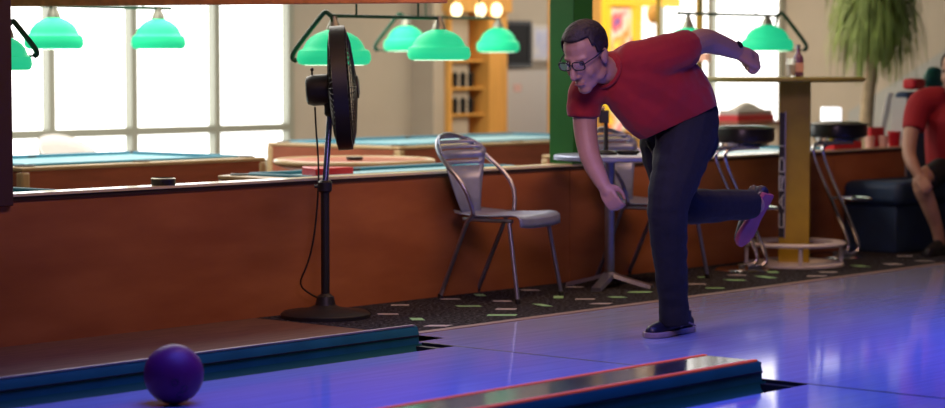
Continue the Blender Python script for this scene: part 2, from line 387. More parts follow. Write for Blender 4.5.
# ================================================================== FAN
fb = min((at_z(325.5, 305 + k * 0.25) for k in range(80)), key=lambda q: abs(q.y - 7.71)); fb.z = 0
def fan():
    t = thing('pedestal_fan', 'black pedestal fan turned edge-on, on a blue steel pole', 'fan', fb)
    D = depth(fb); px = lambda x, y, dz=0.0: at_d(x, y, D + dz)
    b = MB(); b.lathe([(0.215, 0.0), (0.215, 0.018), (0.20, 0.03), (0.08, 0.045), (0.05, 0.06), (0.04, 0.10), (0.02, 0.115)], fb, UP, 40); b.build('base', 'black', t)
    top = px(330.5, 108)
    p0 = fb + UP * 0.1
    mid = p0.lerp(V((fb.x, fb.y, px(327, 186).z)), 1)
    b = MB(); b.tube([p0, mid], 0.021, 16); b.build('outer_pole', 'black', t)
    b = MB(); b.lathe([(0.022, -0.03), (0.034, -0.02), (0.034, 0.02), (0.026, 0.03)], mid, UP, 20); b.tube([mid, mid - RT * 0.05], 0.008); b.build('collar', 'black', t)
    b = MB(); b.tube([mid, top], 0.0145, 16); b.build('pole', 'bluepole', t)
    nk = px(330, 111)
    b = MB(); b.lathe([(0.022, -0.04), (0.03, -0.03), (0.03, 0.03), (0.02, 0.04)], top, UP, 16); b.tube([top + UP * 0.02 - RT * 0.03, top + UP * 0.02 + RT * 0.05], 0.018, 12); b.build('tilt_bracket', 'black', t)
    ax = (RT * math.cos(R(4)) + UP * math.sin(R(4)) * 1).normalized()
    ax = (ax + FW * 0.035).normalized()
    c = px(341.5, 88)
    m0 = px(306, 91)
    b = MB(); L = (c - m0).length
    b.lathe([(0.05, 0), (0.066, 0.006), (0.075, 0.03), (0.075, 0.105), (0.055, 0.12), (0.05, L - 0.035)], m0, ax, 24); mo = b.build('motor', 'black', t)
    b = MB(); k0 = px(312, 75); b.tube([px(312, 78), px(312, 70)], 0.005); b.ell(px(312, 69.5), 0.009); b.build('knob', 'black', mo)
    rr = 0.292
    b = MB(); b.lathe([(rr, -0.035), (rr + 0.006, -0.035), (rr + 0.006, 0.035), (rr, 0.035), (rr - 0.006, 0.03), (rr - 0.006, -0.03)], c, ax, 56, cap=False); b.build('shroud', 'black', t)
    u = ax.orthogonal().normalized(); v_ = ax.cross(u)
    for nm, s0, dep in (('rear_grille', -1, 0.03), ('front_grille', 1, 0.04)):
        b = MB()
        for k in range(60):
            a = 2 * math.pi * k / 60; d = u * math.cos(a) + v_ * math.sin(a)
            b.tube([c + ax * s0 * 0.033 + d * rr, c + ax * s0 * (0.033 + dep * 0.55) + d * rr * 0.75, c + ax * s0 * (0.033 + dep) + d * 0.05], 0.0022, 5)
        for q in (0.92, 0.75, 0.55, 0.35):
            h = 0.033 + dep * (1 - q) ** 0.6
            b.tube([c + ax * s0 * h + (u * math.cos(2 * math.pi * k / 40) + v_ * math.sin(2 * math.pi * k / 40)) * rr * q for k in range(40)], 0.0025, 5, closed=True)
        b.lathe([(0.055, 0.0), (0.055, 0.008), (0.03, 0.014)], c + ax * s0 * (0.033 + dep), ax * s0, 24); b.build(nm, 'black', t)
    b = MB()
    for k in range(5):
        a0 = 2 * math.pi * k / 5; rg = []
        for q in range(6):
            rad = 0.04 + 0.225 * q / 5; wd = 0.12 + 0.38 * (q / 5)
            row = []
            for s0 in (-1, 0, 1):
                a = a0 + s0 * wd * 0.55; row.append(c + (u * math.cos(a) + v_ * math.sin(a)) * rad + ax * s0 * 0.018)
            rg.append([p + ax * 0.0015 for p in row] + [p - ax * 0.0015 for p in row[::-1]])
        b.loft(rg)
    b.lathe([(0.045, -0.025), (0.05, 0.0), (0.03, 0.03)], c, ax, 20); b.build('blades', 'black', t)
    b = MB(); pts = [px(315, 107), px(316, 130), px(319, 165, .03), px(318, 200, .03), px(314, 240, .03), px(307, 268, .05), px(295, 288, .07)]
    e = at_z(283, 305); pts += [V((e.x, min(e.y, 7.88), 0.02)), V((fb.x - 0.12, fb.y, 0.045))]
    fp = []
    for i in range(len(pts) - 1):
        for j in range(5): fp.append(pts[i].lerp(pts[i + 1], j / 5))
    for _ in range(6): fp = [fp[0]] + [(fp[i - 1] + fp[i] * 2 + fp[i + 1]) / 4 for i in range(1, len(fp) - 1)] + [fp[-1]]
    b.tube(fp, 0.0045, 8); b.build('power_cable', 'black', t)
fan()

# ================================================================== CAFE CHAIRS
def make_chair():
    """local frame: faces -Y, x to its left, origin on floor centre"""
    t = thing('cafe_chair', 'front aluminium cafe chair with slatted hooped back, beside the fan', 'chair', (0, 0, 0), 'aluminium cafe chairs along the partition')
    SH = 0.44
    # hoop: arms + back rim
    def hoop(a):
        # a from -1 (right arm front) .. 0 top .. 1
        x = 0.255 * math.sin(a * math.pi / 2) if abs(a) < 1 else 0.255 * (1 if a > 0 else -1)
        h = math.cos(a * math.pi / 2) ** 0.75 if abs(a) < 1 else 0
        z = 0.60 + 0.245 * h
        y = 0.20 + 0.115 * h - 0.14 * (1 - h) ** 1.6
        return V((x, y, z))
    pts = []
    for sgn in (-1,):
        pts += [V((-0.215, 0.035, SH + 0.005)), V((-0.235, 0.035, SH + 0.06)), V((-0.255, 0.045, SH + 0.11))]
    hp = [hoop(-1 + 2 * k / 28) for k in range(29)]
    full = pts + hp + [V((-p.x, p.y, p.z)) for p in pts[::-1]]
    for _ in range(3): full = [full[0]] + [(full[i - 1] + full[i] * 2 + full[i + 1]) / 4 for i in range(1, len(full) - 1)] + [full[-1]]
    b = MB(); b.tube(full, 0.0115, 12); b.build('hoop_frame', 'alu', t)
    # back sheet: inverted trapezoid curved, with slots near the top
    def bp(u, z):
        f = (z - SH) / 0.40
        half = 0.095 + 0.135 * min(1, f / 0.80)
        if f > 0.80: half = 0.23 * math.sqrt(max(0, 1 - ((f - 0.80) / 0.22) ** 2)) * 0.98
        x = half * u
        y = 0.185 + 0.135 * f - 0.10 * (abs(x) / 0.23) ** 2 * 0.8
        return V((x, y, z))
    zsl = [SH + 0.0, SH + 0.08, SH + 0.16, SH + 0.238, SH + 0.246, SH + 0.268, SH + 0.276, SH + 0.32, SH + 0.328, SH + 0.346, SH + 0.354, SH + 0.372, SH + 0.38, SH + 0.398]
    gaps = {(SH + 0.238), (SH + 0.268), (SH + 0.32), (SH + 0.346), (SH + 0.372)}
    b = MB(); n = 16
    for z0, z1 in zip(zsl, zsl[1:]):
        if z0 in gaps:
            us = [(-1, -0.86), (0.86, 1)]
        else: us = [(-1 + 2 * k / n, -1 + 2 * (k + 1) / n) for k in range(n)]
        for u0, u1 in us: b.add([bp(u0, z0), bp(u1, z0), bp(u1, z1), bp(u0, z1)], [(0, 1, 2, 3)])
    o = b.build('backrest', 'alusheet', t)
    bm = bmesh.new(); bm.from_mesh(o.data); bmesh.ops.remove_doubles(bm, verts=bm.verts, dist=0.0005); bm.to_mesh(o.data); bm.free()
    bake(o, [('SOLIDIFY', dict(thickness=0.004, offset=0.0))])
    # seat: sheet with rolled front, gentle dish
    rows = []
    for i, (y, z, hw) in enumerate([(0.20, SH + 0.012, 0.13), (0.16, SH + 0.002, 0.19), (0.05, SH - 0.008, 0.215), (-0.08, SH - 0.006, 0.222), (-0.18, SH + 0.0, 0.222), (-0.215, SH - 0.003, 0.22), (-0.234, SH - 0.016, 0.218), (-0.240, SH - 0.036, 0.216), (-0.240, SH - 0.062, 0.214)]):
        row = []
        for k in range(13):
            u = -1 + k / 6
            row.append(V((hw * u, y, z + 0.012 * (abs(u) ** 3) - 0.004)))
        rows.append(row)
    b = MB(); vs = [p for r_ in rows for p in r_]
    b.add(vs, [(i * 13 + k, i * 13 + k + 1, (i + 1) * 13 + k + 1, (i + 1) * 13 + k) for i in range(len(rows) - 1) for k in range(12)])
    o = b.build('seat', 'alusheet', t); bake(o, [('SOLIDIFY', dict(thickness=0.006, offset=-1.0))])
    # frame ring under seat
    b = MB(); b.tube([V((-0.20, 0.10, SH - 0.025)), V((-0.21, -0.19, SH - 0.025))], 0.010, 10); b.tube([V((0.20, 0.10, SH - 0.025)), V((0.21, -0.19, SH - 0.025))], 0.010, 10)
    b.tube([V((-0.20, 0.10, SH - 0.025)), V((0.20, 0.10, SH - 0.025))], 0.010, 10); b.build('seat_frame', 'alu', t)
    for sx in (-1, 1):
        b = MB(); b.tube([V((sx * 0.205, -0.165, SH - 0.02)), V((sx * 0.235, -0.235, 0.012))], 0.0115, 12); l = b.build('leg', 'alu', t)
        b = MB(); b.lathe([(0.014, 0), (0.014, 0.022), (0.011, 0.026)], V((sx * 0.235, -0.235, 0)), UP, 12); b.build('foot_cap', 'black', l)
        b = MB(); b.tube([V((sx * 0.215, 0.03, SH + 0.01)), V((sx * 0.205, 0.08, SH - 0.04)), V((sx * 0.195, 0.245, 0.012))], 0.0115, 12); l = b.build('leg', 'alu', t)
        b = MB(); b.lathe([(0.014, 0), (0.014, 0.022), (0.011, 0.026)], V((sx * 0.195, 0.245, 0)), UP, 12); b.build('foot_cap', 'black', l)
    return t
chair = make_chair()
chair.location = (9.075, 7.672, 0); chair.rotation_euler = (0, 0, R(11))
dd = at_z(713, 279)
dup(chair, (dd.x - 0.25, 7.672, 0), R(9), 'rear aluminium cafe chair half hidden behind the bowler and round table')

# ================================================================== ROUND CAFE TABLE
tb_ = min((at_z(609.5, 275 + k * 0.25) for k in range(80)), key=lambda q: abs(q.y - 7.58)); tb_.z = 0
def cafe_table():
    t = thing('cafe_table', 'small round aluminium cafe table on one post, behind the bowler\'s arm', 'table', tb_)
    b = MB(); b.lathe([(0.0, 0.690), (0.29, 0.690), (0.305, 0.695), (0.305, 0.714), (0.298, 0.720), (0.0, 0.720)], tb_, UP, 48); b.build('tabletop', 'alusheet', t)
    b = MB(); b.lathe([(0.06, 0.0), (0.06, 0.01), (0.0, 0.01)], tb_ + UP * 0.678, UP, 20); b.build('mounting_plate', 'alu', t)
    b = MB(); b.tube([tb_ + UP * 0.06, tb_ + UP * 0.68], 0.027, 20); b.build('post', 'alu', t)
    for k in range(4):
        a = R(20 + 90 * k); d = V((math.cos(a), math.sin(a), 0)); s_ = V((-d.y, d.x, 0)); b = MB(); rg = []
        for q in range(9):
            f = q / 8; r_ = 0.015 + 0.225 * f; h = 0.085 - 0.065 * f ** 0.8; wd = 0.036 - 0.006 * f
            p = tb_ + d * r_
            rg.append([p - s_ * wd + UP * (h - 0.02), p - s_ * wd * 0.8 + UP * h, p + s_ * wd * 0.8 + UP * h, p + s_ * wd + UP * (h - 0.02)])
        b.loft(rg); b.lathe([(0.018, 0), (0.018, 0.006)], tb_ + d * 0.222, UP, 12); b.build('base_foot', 'alu', t)
cafe_table()
def table_stand():
    p = at_d(606, 153, depth(tb_ + UP * 0.72)); p = V((p.x, p.y, 0.7205))
    t = thing('menu_stand', 'black upright menu stand on the round cafe table', 'menu stand', p)
    b = MB(); b.lathe([(0.06, 0), (0.06, 0.012), (0.045, 0.02), (0.014, 0.026)], p + RT * 0.0, UP, 24); b.build('base', 'black', t)
    b = MB(); b.tube([p + UP * 0.02, p + UP * 0.19], 0.012, 12); b.build('stem', 'black', t)
    b = MB(); b.box(p + UP * 0.205 - RT * 0.012, (0.055, 0.04, 0.07), M.Rotation(YAW - math.pi / 2, 3, 'Z')); b.build('clip', 'black', t, bevel=0.006)
    b = MB(); b.ell(p + UP * 0.25 - RT * 0.02, 0.014); b.build('knob', 'railwood', t)
    p2 = p + RT * 0.12 + FW * 0.02
    tag(MB().lathe([(0.05, 0), (0.062, 0.008), (0.066, 0.02), (0.06, 0.022), (0.05, 0.010), (0.0, 0.008)], p2, UP, 24).build('ashtray', 'black', origin=p2), 'black shallow ashtray on the round cafe table', 'ashtray')
table_stand()

# ================================================================== BAR TABLE
bt = at_z(795, 265); bt = V((bt.x, 7.50, 0))
bt = at_z(793.8, 264.5); bt.z = 0
def bar_table():
    t = thing('bar_table', 'tall bar table on a yellow pillar with foot ledge', 'bar table', bt)
    D = depth(bt); s = D / FOC
    H = at_d(775, 77, D).z
    b = MB(); b.lathe([(0.0, H - 0.028), (0.49, H - 0.028), (0.505, H - 0.02), (0.505, H - 0.006), (0.495, H), (0.0, H)], bt - RT * 0.09, UP, 64); b.build('tabletop', 'olive', t)
    # square pillar turned so its broad face looks at the lanes
    ang = YAW - math.pi / 2 - R(9); Rm = M.Rotation(ang, 3, 'Z'); hw = 0.092
    b = MB(); b.box(bt + UP * (H - 0.028) / 2, (2 * hw, 2 * hw, H - 0.03), Rm); pil = b.build('pillar', 'yellow', t, bevel=0.004)
    n = Rm @ V((0, -1, 0)); u = Rm @ V((1, 0, 0))
    z0, z1 = at_d(780, 236, D).z, at_d(780, 112, D).z
    fc = bt + n * (hw + 0.003) - u * (hw - 0.018)
    b = MB(); b.box(fc + UP * (z0 + z1) / 2, (0.034, 0.006, z1 - z0), Rm); sg = b.build('sign_strip', 'black', pil)
    b = MB(); b.box(fc + u * 0.019 + UP * (z0 + z1) / 2, (0.005, 0.008, z1 - z0 + 0.01), Rm); b.build('sign_edge', 'alu', pil)
    # vertical lettering reading upwards, block strokes
    STRK = {'C': [(1, .0, .0, .0), (0, 0, 0, 1), (0, 1, 1, 1)], 'A': [(0, 0, .5, 1), (.5, 1, 1, 0), (.2, .4, .8, .4)], 'N': [(0, 0, 0, 1), (0, 1, 1, 0), (1, 0, 1, 1)], 'D': [(0, 0, 0, 1), (0, 1, .7, 1), (.7, 1, 1, .7), (1, .7, 1, .3), (1, .3, .7, 0), (.7, 0, 0, 0)],
            'R': [(0, 0, 0, 1), (0, 1, 1, 1), (1, 1, 1, .5), (1, .5, 0, .5), (.4, .5, 1, 0)], 'I': [(.5, 0, .5, 1)], 'B': [(0, 0, 0, 1), (0, 1, .8, 1), (.8, 1, 1, .75), (1, .75, .8, .5), (0, .5, .8, .5), (.8, .5, 1, .25), (1, .25, .8, 0), (.8, 0, 0, 0)]}
    lh = 0.027; lw = 0.085; zc = z0 + 0.06
    for ch in 'CARDI':
        b = MB()
        for x0, y0, x1, y1 in STRK[ch]:
            # letter x runs up the pillar, letter y runs to the left
            a = fc + n * 0.004 + UP * (zc + x0 * lw) + u * (lh / 2 - y0 * lh); e = fc + n * 0.004 + UP * (zc + x1 * lw) + u * (lh / 2 - y1 * lh)
            b.tube([a, e], 0.004, 6)
        zc += lw + 0.026
        b.build('letter', 'letter', sg)
    rz = at_d(793, 241, D).z
    b = MB(); b.lathe([(0.235, rz - 0.022), (0.305, rz - 0.022), (0.312, rz - 0.01), (0.305, rz), (0.235, rz)], bt, UP, 56, cap=False)
    b.lathe([(0.235, rz - 0.022), (0.235, rz)], bt, UP, 56, cap=False)
    b.build('foot_ledge', 'white', t)
    b = MB(); b.lathe([(0.0, 0), (0.30, 0), (0.30, 0.012), (0.28, 0.02), (0.0, 0.02)], bt, UP, 56); b.build('base_plate', 'white', t)
    for a in (20, 110, 200, 290):
        d = RT * math.cos(R(a - 20)) + FW * math.sin(R(a - 20)); p = bt + d * 0.285
        b = MB(); b.tube([p + UP * 0.015, p + UP * (rz - 0.015)], 0.012, 10); b.build('ledge_post', 'white', t)
    # bottle standing on top
    p = at_d(798, 76, D); p = V((p.x, p.y, H + 0.0005))
    t2 = thing('bottle', 'slim violet bottle standing on the bar table', 'bottle', p)
    b = MB(); b.lathe([(0.0, 0), (0.030, 0.002), (0.033, 0.01), (0.033, 0.10), (0.028, 0.125), (0.014, 0.145), (0.0125, 0.175)], p, UP, 24); b.build('glass_body', 'purplebottle', t2)
    b = MB(); b.lathe([(0.015, 0.172), (0.015, 0.19), (0.010, 0.194)], p, UP, 16); b.build('cap', 'alu', t2)
    b = MB(); b.lathe([(0.0336, 0.03), (0.0336, 0.085)], p, UP, 24, cap=False); b.build('paper_label', 'pink', t2)
    p = at_d(791, 76, D - 0.03); p = V((p.x, p.y, H + 0.0005))
    t2 = thing('tumbler', 'clear pale drinking glass beside the bottle on the bar table', 'glass', p)
    b = MB(); b.lathe([(0.0, 0.0), (0.024, 0.0), (0.030, 0.11), (0.028, 0.11), (0.022, 0.008), (0.0, 0.008)], p, UP, 24); b.build('glass_wall', mat('clear_glass', (0.9, 0.95, 0.9), 0.05, trans=0.9, alpha=0.6), t2)
    b = MB(); b.lathe([(0.0, 0.009), (0.0225, 0.009), (0.027, 0.075), (0.0, 0.075)], p, UP, 24); b.build('drink', 'offwhite', t2)
bar_table()

# ================================================================== BAR STOOLS
def make_stool():
    """local frame: x = image-right direction, seat over base; tubes lean from seat's left to base's right"""
    t = thing('bar_stool', 'chrome bar stool with black round seat, left of the yellow pillar', 'bar stool', (0, 0, 0), 'chrome bar stools')
    SZ = 0.752
    b = MB(); b.lathe([(0.0, SZ), (0.165, SZ), (0.182, SZ + 0.012), (0.185, SZ + 0.05), (0.178, SZ + 0.085), (0.13, SZ + 0.097), (0.0, SZ + 0.10)], (0, 0, 0), UP, 40); se = b.build('seat', 'blackgloss', t)
    b = MB(); b.tube([V((0.186 * math.cos(2 * math.pi * k / 40), 0.186 * math.sin(2 * math.pi * k / 40), SZ + 0.080)) for k in range(40)], 0.004, 6, closed=True); b.build('piping', 'black', se)
    b = MB(); b.lathe([(0.14, SZ - 0.022), (0.15, SZ - 0.02), (0.15, SZ), (0.0, SZ)], (0, 0, 0), UP, 32); b.build('seat_plate', 'chrome', t)
    for s in (-1, 1):
        y = 0.045 * s
        pts = [V((0.08, y, SZ - 0.03)), V((-0.10, y, SZ - 0.032)), V((-0.155, y, SZ - 0.045)), V((-0.165, y, SZ - 0.085)), V((-0.14, y, SZ - 0.16)), V((0.13, y, 0.12)), V((0.145, y, 0.06)), V((0.125, y, 0.025)), V((0.0, y, 0.021))]
        fp = []
        for i in range(len(pts) - 1):
            for j in range(4): fp.append(pts[i].lerp(pts[i + 1], j / 4))
        fp.append(pts[-1])
        for _ in range(3): fp = [fp[0]] + [(fp[i - 1] + fp[i] * 2 + fp[i + 1]) / 4 for i in range(1, len(fp) - 1)] + [fp[-1]]
        b = MB(); b.tube(fp, 0.0125, 12); b.build('leg_tube', 'chrome', t)
    b = MB(); b.tube([V((0.0, -0.05, 0.37)), V((0.0, -0.15, 0.37)), V((0.07, -0.17, 0.372)), V((0.14, -0.15, 0.37)), V((0.16, -0.05, 0.37)), V((0.16, 0.05, 0.37)), V((0.0, 0.05, 0.37))], 0.009, 10); b.build('footrest', 'chrome', t)
    b = MB(); b.lathe([(0.0, 0), (0.158, 0), (0.16, 0.006), (0.15, 0.014), (0.0, 0.018)], (0, 0, 0), UP, 40); b.build('base_plate', 'chrome', t)
    return t
stool = make_stool()
sp = at_z(742, 270.5); stool.location = (sp.x, sp.y, 0); stool.rotation_euler = (0, 0, YAW - math.pi / 2 + R(30))
sp = at_z(836.5, 257.5); dup(stool, (sp.x, sp.y, 0), YAW - math.pi / 2 + R(33), 'chrome bar stool with black round seat, right of the yellow pillar')

# ================================================================== BENCH
def bench():
    x0, x1 = 12.80, 16.0; yb, yf = 7.925, 7.50
    p = V(((x0 + x1) / 2, 7.7, 0))
    t = thing('bench', 'dark navy upholstered bench against the partition at far right', 'bench', p)
    b = MB(); b.bb((x0 + 0.03, yf + 0.04, 0), (x1, yb, 0.30)); b.build('plinth', 'navy', t, bevel=0.01)
    b = MB(); b.bb((x0, yf, 0.30), (x1, yb, 0.455)); b.build('seat_cushion', 'navy', t, bevel=0.045)
    b = MB(); b.bb((13.66, 7.945, 0.30), (x1, 8.06, 1.02)); b.build('backrest', 'bluefab', t, bevel=0.03)
    b = MB(); b.bb((13.635, 7.945, 0.0), (13.655, 8.06, 0.98)); b.build('back_frame', 'offwhite', t)
bench()

# ================================================================== LEDGE ITEMS
def on_ledge(px, Y=8.0): p = at_y(px, 140, Y); return V((p.x, Y, LEDGE))
p = on_ledge(163, 7.985); t = thing('ashtray', 'round black ashtray on the partition ledge beside the pool tables', 'ashtray', p)
b = MB(); b.lathe([(0.0, 0), (0.052, 0), (0.056, 0.006), (0.056, 0.030), (0.048, 0.034), (0.042, 0.020), (0.0, 0.016)], p, UP, 32); b.build('bowl', 'black', t)
b = MB(); b.lathe([(0.0565, 0.027), (0.058, 0.031), (0.050, 0.035)], p, UP, 32, cap=False); b.build('rim', 'brass', t)
cups = [(870, 'pale pink cup on the ledge, left of the pair near the red tub', 'pink'), (883, 'pale pink cup on the ledge, touching the red tub', 'pink')]
for px, lab, m in cups:
    p = on_ledge(px, 7.985); b = MB(); b.lathe([(0.0, 0), (0.028, 0), (0.036, 0.075), (0.033, 0.075), (0.026, 0.006), (0, 0.006)], p, UP, 20)
    tag(b.build('cup', m, origin=p), lab, 'cup', 'pink cups on the ledge')
p = on_ledge(894, 7.99); t = thing('tub', 'bright red round tub at the right end of the ledge', 'tub', p)
b = MB(); b.lathe([(0, 0), (0.038, 0), (0.044, 0.088), (0.04, 0.09), (0, 0.09)], p, UP, 24); b.build('body', 'red', t)
b = MB(); b.lathe([(0.046, 0.086), (0.046, 0.10), (0.0, 0.102)], p, UP, 24); b.build('lid', 'red', t)
p = at_y(872, 140, 8.03); p.z = LEDGE
p = on_ledge(876, 8.035); b = MB(); b.box(p + UP * 0.065, (0.17, 0.028, 0.13)); tag(b.build('box', 'red', origin=p, bevel=0.004), 'flat red box standing behind the pink cups on the ledge', 'box')
p = on_ledge(842, 7.99); b = MB(); b.box(p + UP * 0.025, (0.34, 0.10, 0.05)); tag(b.build('tray', 'red', origin=p, bevel=0.006), 'long low red tray on the ledge under the right stool seat', 'tray')
p = on_ledge(831, 8.10); p = at_y(831, 125, 8.5); p.z = PF
t = thing('light_box', 'glowing white cube lamp on a thin stand beyond the ledge, right of the pillar', 'lamp', p)
zb = at_y(831, 125, 8.5).z; zt_ = at_y(831, 107, 8.5).z
b = MB(); b.box(V((p.x, p.y, (zb + zt_) / 2)), (0.13, 0.13, zt_ - zb), M.Rotation(YAW - math.pi / 2, 3, 'Z')); b.build('lamp_shade', 'litwhite', t, bevel=0.012)
b = MB(); b.tube([V((p.x, p.y, PF + 0.02)), V((p.x, p.y, zb))], 0.012); b.build('stand', 'black', t)
b = MB(); b.lathe([(0, 0), (0.1, 0), (0.09, 0.02), (0, 0.025)], p, UP, 24); b.build('base', 'black', t)
# things stacked on a side table behind left stool
sY = 10.4; tp_ = at_y(746, 121, sY); p = V((tp_.x, sY, PF)); t = thing('side_table', 'small side table behind the left stool, holding a red box and tray', 'side table', p)
b = MB(); b.bb((p.x - 0.36, sY - 0.17, tp_.z - 0.03), (p.x + 0.36, sY + 0.17, tp_.z)); b.build('tabletop', 'tablewood', t, bevel=0.004)
for sx in (-1, 1):
    for sy in (-1, 1):
        b = MB(); b.box((p.x + sx * 0.32, sY + sy * 0.13, (PF + tp_.z - 0.03) / 2), (0.04, 0.04, tp_.z - 0.03 - PF)); b.build('leg', 'tablewood', t)
p = V((p.x, sY, tp_.z + 0.0005)); b = MB(); b.box(p + UP * 0.025, (0.52, 0.2, 0.05)); tag(b.build('box', 'red', origin=p, bevel=0.004), 'flat red box on the side table behind the left stool', 'box')
p2 = p + UP * 0.0505; b = MB(); b.box(p2 + UP * 0.02, (0.50, 0.18, 0.04))
tag(b.build('tray', 'offwhite', origin=p2, bevel=0.004), 'pale grey tray stacked on the red box behind the left stool', 'tray')
p3 = p2 + UP * 0.0405; b = MB(); rg = []
for q in range(7):
    f = q / 6; rg.append([p3 + V((-0.2 + 0.4 * k / 8, (-0.035 + 0.07 * f), 0.004 + 0.06 * math.sin(math.pi * k / 8) * math.sin(math.pi * (0.15 + 0.7 * f)))) for k in range(9)] + [p3 + V((0.2, -0.035 + 0.07 * f, 0)), p3 + V((-0.2, -0.035 + 0.07 * f, 0))])
b.loft(rg); tag(b.build('folded_cloth', 'offwhite', origin=p3), 'crumpled off-white cloth on top of the pale tray', 'cloth')

# ================================================================== POOL TABLES
def pool_table(label, x0, x1, y0, y1, zt, ends=True):
    t = thing('pool_table', label, 'pool table', ((x0 + x1) / 2, (y0 + y1) / 2, PF), 'pool tables')
    rw = 0.085
    b = MB(); b.bb((x0 + 0.06, y0 + 0.06, zt - 0.07), (x1 - 0.06, y1 - 0.06, zt - 0.006)); b.build('cloth_bed', 'cloth', t)
    b = MB()
    for a, c in (((x0, y0), (x1, y0 + rw)), ((x0, y1 - rw), (x1, y1)), ((x0, y0 + rw), (x0 + rw, y1 - rw)), ((x1 - rw, y0 + rw), (x1, y1 - rw))):
        b.bb((*a, zt - 0.022), (*c, zt))
    b.build('rail', 'railwood', t, bevel=0.006)
    i = rw; cw = 0.045; b = MB()
    for a, c in (((x0 + i + .05, y0 + i), (x1 - i - .05, y0 + i + cw)), ((x0 + i + .05, y1 - i - cw), (x1 - i - .05, y1 - i)), ((x0 + i, y0 + i + .05), (x0 + i + cw, y1 - i - .05)), ((x1 - i - cw, y0 + i + .05), (x1 - i, y1 - i - .05))):
        b.bb((*a, zt - 0.03), (*c, zt + 0.013))
    b.build('cushions', 'rail', t, bevel=0.008)
    for px in (x0 + rw, (x0 + x1) / 2, x1 - rw):
        for py in (y0 + rw, y1 - rw):
            b = MB(); b.lathe([(0.055, 0.0), (0.055, 0.010), (0.04, 0.012), (0.038, 0.0)], V((px, py, zt - 0.002)), UP, 20); b.build('pocket', 'black', t)
    b = MB(); e_ = 0.004; zc = zt - 0.023
    b.bb((x0 + e_, y0 + e_, zt - 0.30), (x1 - e_, y0 + .05, zc)); b.bb((x0 + e_, y1 - .05, zt - 0.30), (x1 - e_, y1 - e_, zc))
    b.bb((x0 + e_, y0 + .05, zt - 0.30), (x0 + .05, y1 - .05, zc)); b.bb((x1 - .05, y0 + .05, zt - 0.30), (x1 - e_, y1 - .05, zc))
    b.build('cabinet', 'tablewood', t)
    for px in (x0 + .024, x1 - .024):
        for py in (y0 + .024, y1 - .024):
            b = MB(); b.box((px, py, zt - 0.16), (0.055, 0.055, 0.27)); b.build('corner_trim', 'railwood', t, bevel=0.012)
    for px in (x0 + .16, x1 - .16):
        for py in (y0 + .16, y1 - .16):
            b = MB(); b.lathe([(0.06, PF), (0.06, PF + 0.03), (0.045, PF + 0.06), (0.07, zt - 0.28)], V((px, py, 0)), UP, 16); b.build('leg', 'tablewood', t)
pool_table('pool table at far left, only its right end above the ledge', 4.75, 6.80, 8.06, 8.95, 0.625)
pool_table('long pool table with blue cloth in front of the left windows', 7.66, 9.45, 9.80, 10.98, 0.66)
pool_table('pool table behind the fan, right up against the ledge', 8.12, 9.93, 8.07, 8.78, 0.635)
pool_table('far pool table with red wooden side, behind the front chair', 11.1, 13.7, 10.25, 11.5, 0.665)
pool_table('pool table behind the bar stools, mostly hidden by the partition', 11.35, 13.5, 8.12, 9.25, 0.63)
# round table
def round_table():
    c = at_z(347, 160, 0.65); c = V((c.x, 9.26, PF))
    t = thing('round_table', 'low round red table with pale rim behind the fan', 'round table', c)
    zt = 0.655 - PF
    b = MB(); b.lathe([(0.0, zt - 0.05), (0.40, zt - 0.05), (0.45, zt - 0.035), (0.45, zt - 0.004), (0.0, zt - 0.004)], c, UP, 56); b.build('tabletop', 'redwood', t)
    b = MB(); b.tube([c + V((0.455 * math.cos(2 * math.pi * k / 56), 0.455 * math.sin(2 * math.pi * k / 56), zt - 0.012)) for k in range(56)], 0.017, 10, closed=True); b.build('rim', 'railwood', t)
    b = MB(); b.lathe([(0.16, zt - 0.05), (0.11, zt - 0.12), (0.09, 0.12), (0.22, 0.03), (0.22, 0.0)], c, UP, 32); b.build('pedestal', 'red', t)
    p = c + UP * (zt - 0.004); tag(MB().lathe([(0, 0), (0.045, 0), (0.05, 0.018), (0.04, 0.02), (0, 0.012)], p, UP, 20).build('ashtray', 'black', origin=p), 'small dark ashtray at the centre of the round red table', 'ashtray')
round_table()
p = V((at_y(321, 170, 8.35).x, 8.35, 0.6295))
b = MB(); b.prism([p + V((-0.14, -0.1, 0)), p + V((0.14, -0.1, 0)), p + V((0, 0.14, 0))], (0, 0, 0.05))
tag(b.build('ball_rack', 'red', origin=p, bevel=0.006), 'red triangle ball rack lying on the pool table behind the fan', 'ball rack')

# ================================================================== BEAM AND LAMPS
a, c = at_z(11, 6.5, 1.485), at_z(446, 3, 1.485); d = (c - a)
t = thing('hanging_beam', 'reddish-brown wooden beam hanging along the top left', 'beam', (a + c) / 2)
rot = M.Rotation(math.atan2(d.y, d.x), 3, 'Z')
b = MB(); b.box((a + c) / 2 + UP * 0.06, (d.length, 0.05, 0.12), rot); b.build('board', 'beam', t, bevel=0.004)
for f in (0.1, 0.5, 0.9):
    q = a.lerp(c, f); b = MB(); b.tube([q + UP * 0.11, V((q.x, q.y, 2.9))], 0.006); b.build('suspension_rod', 'black', t)

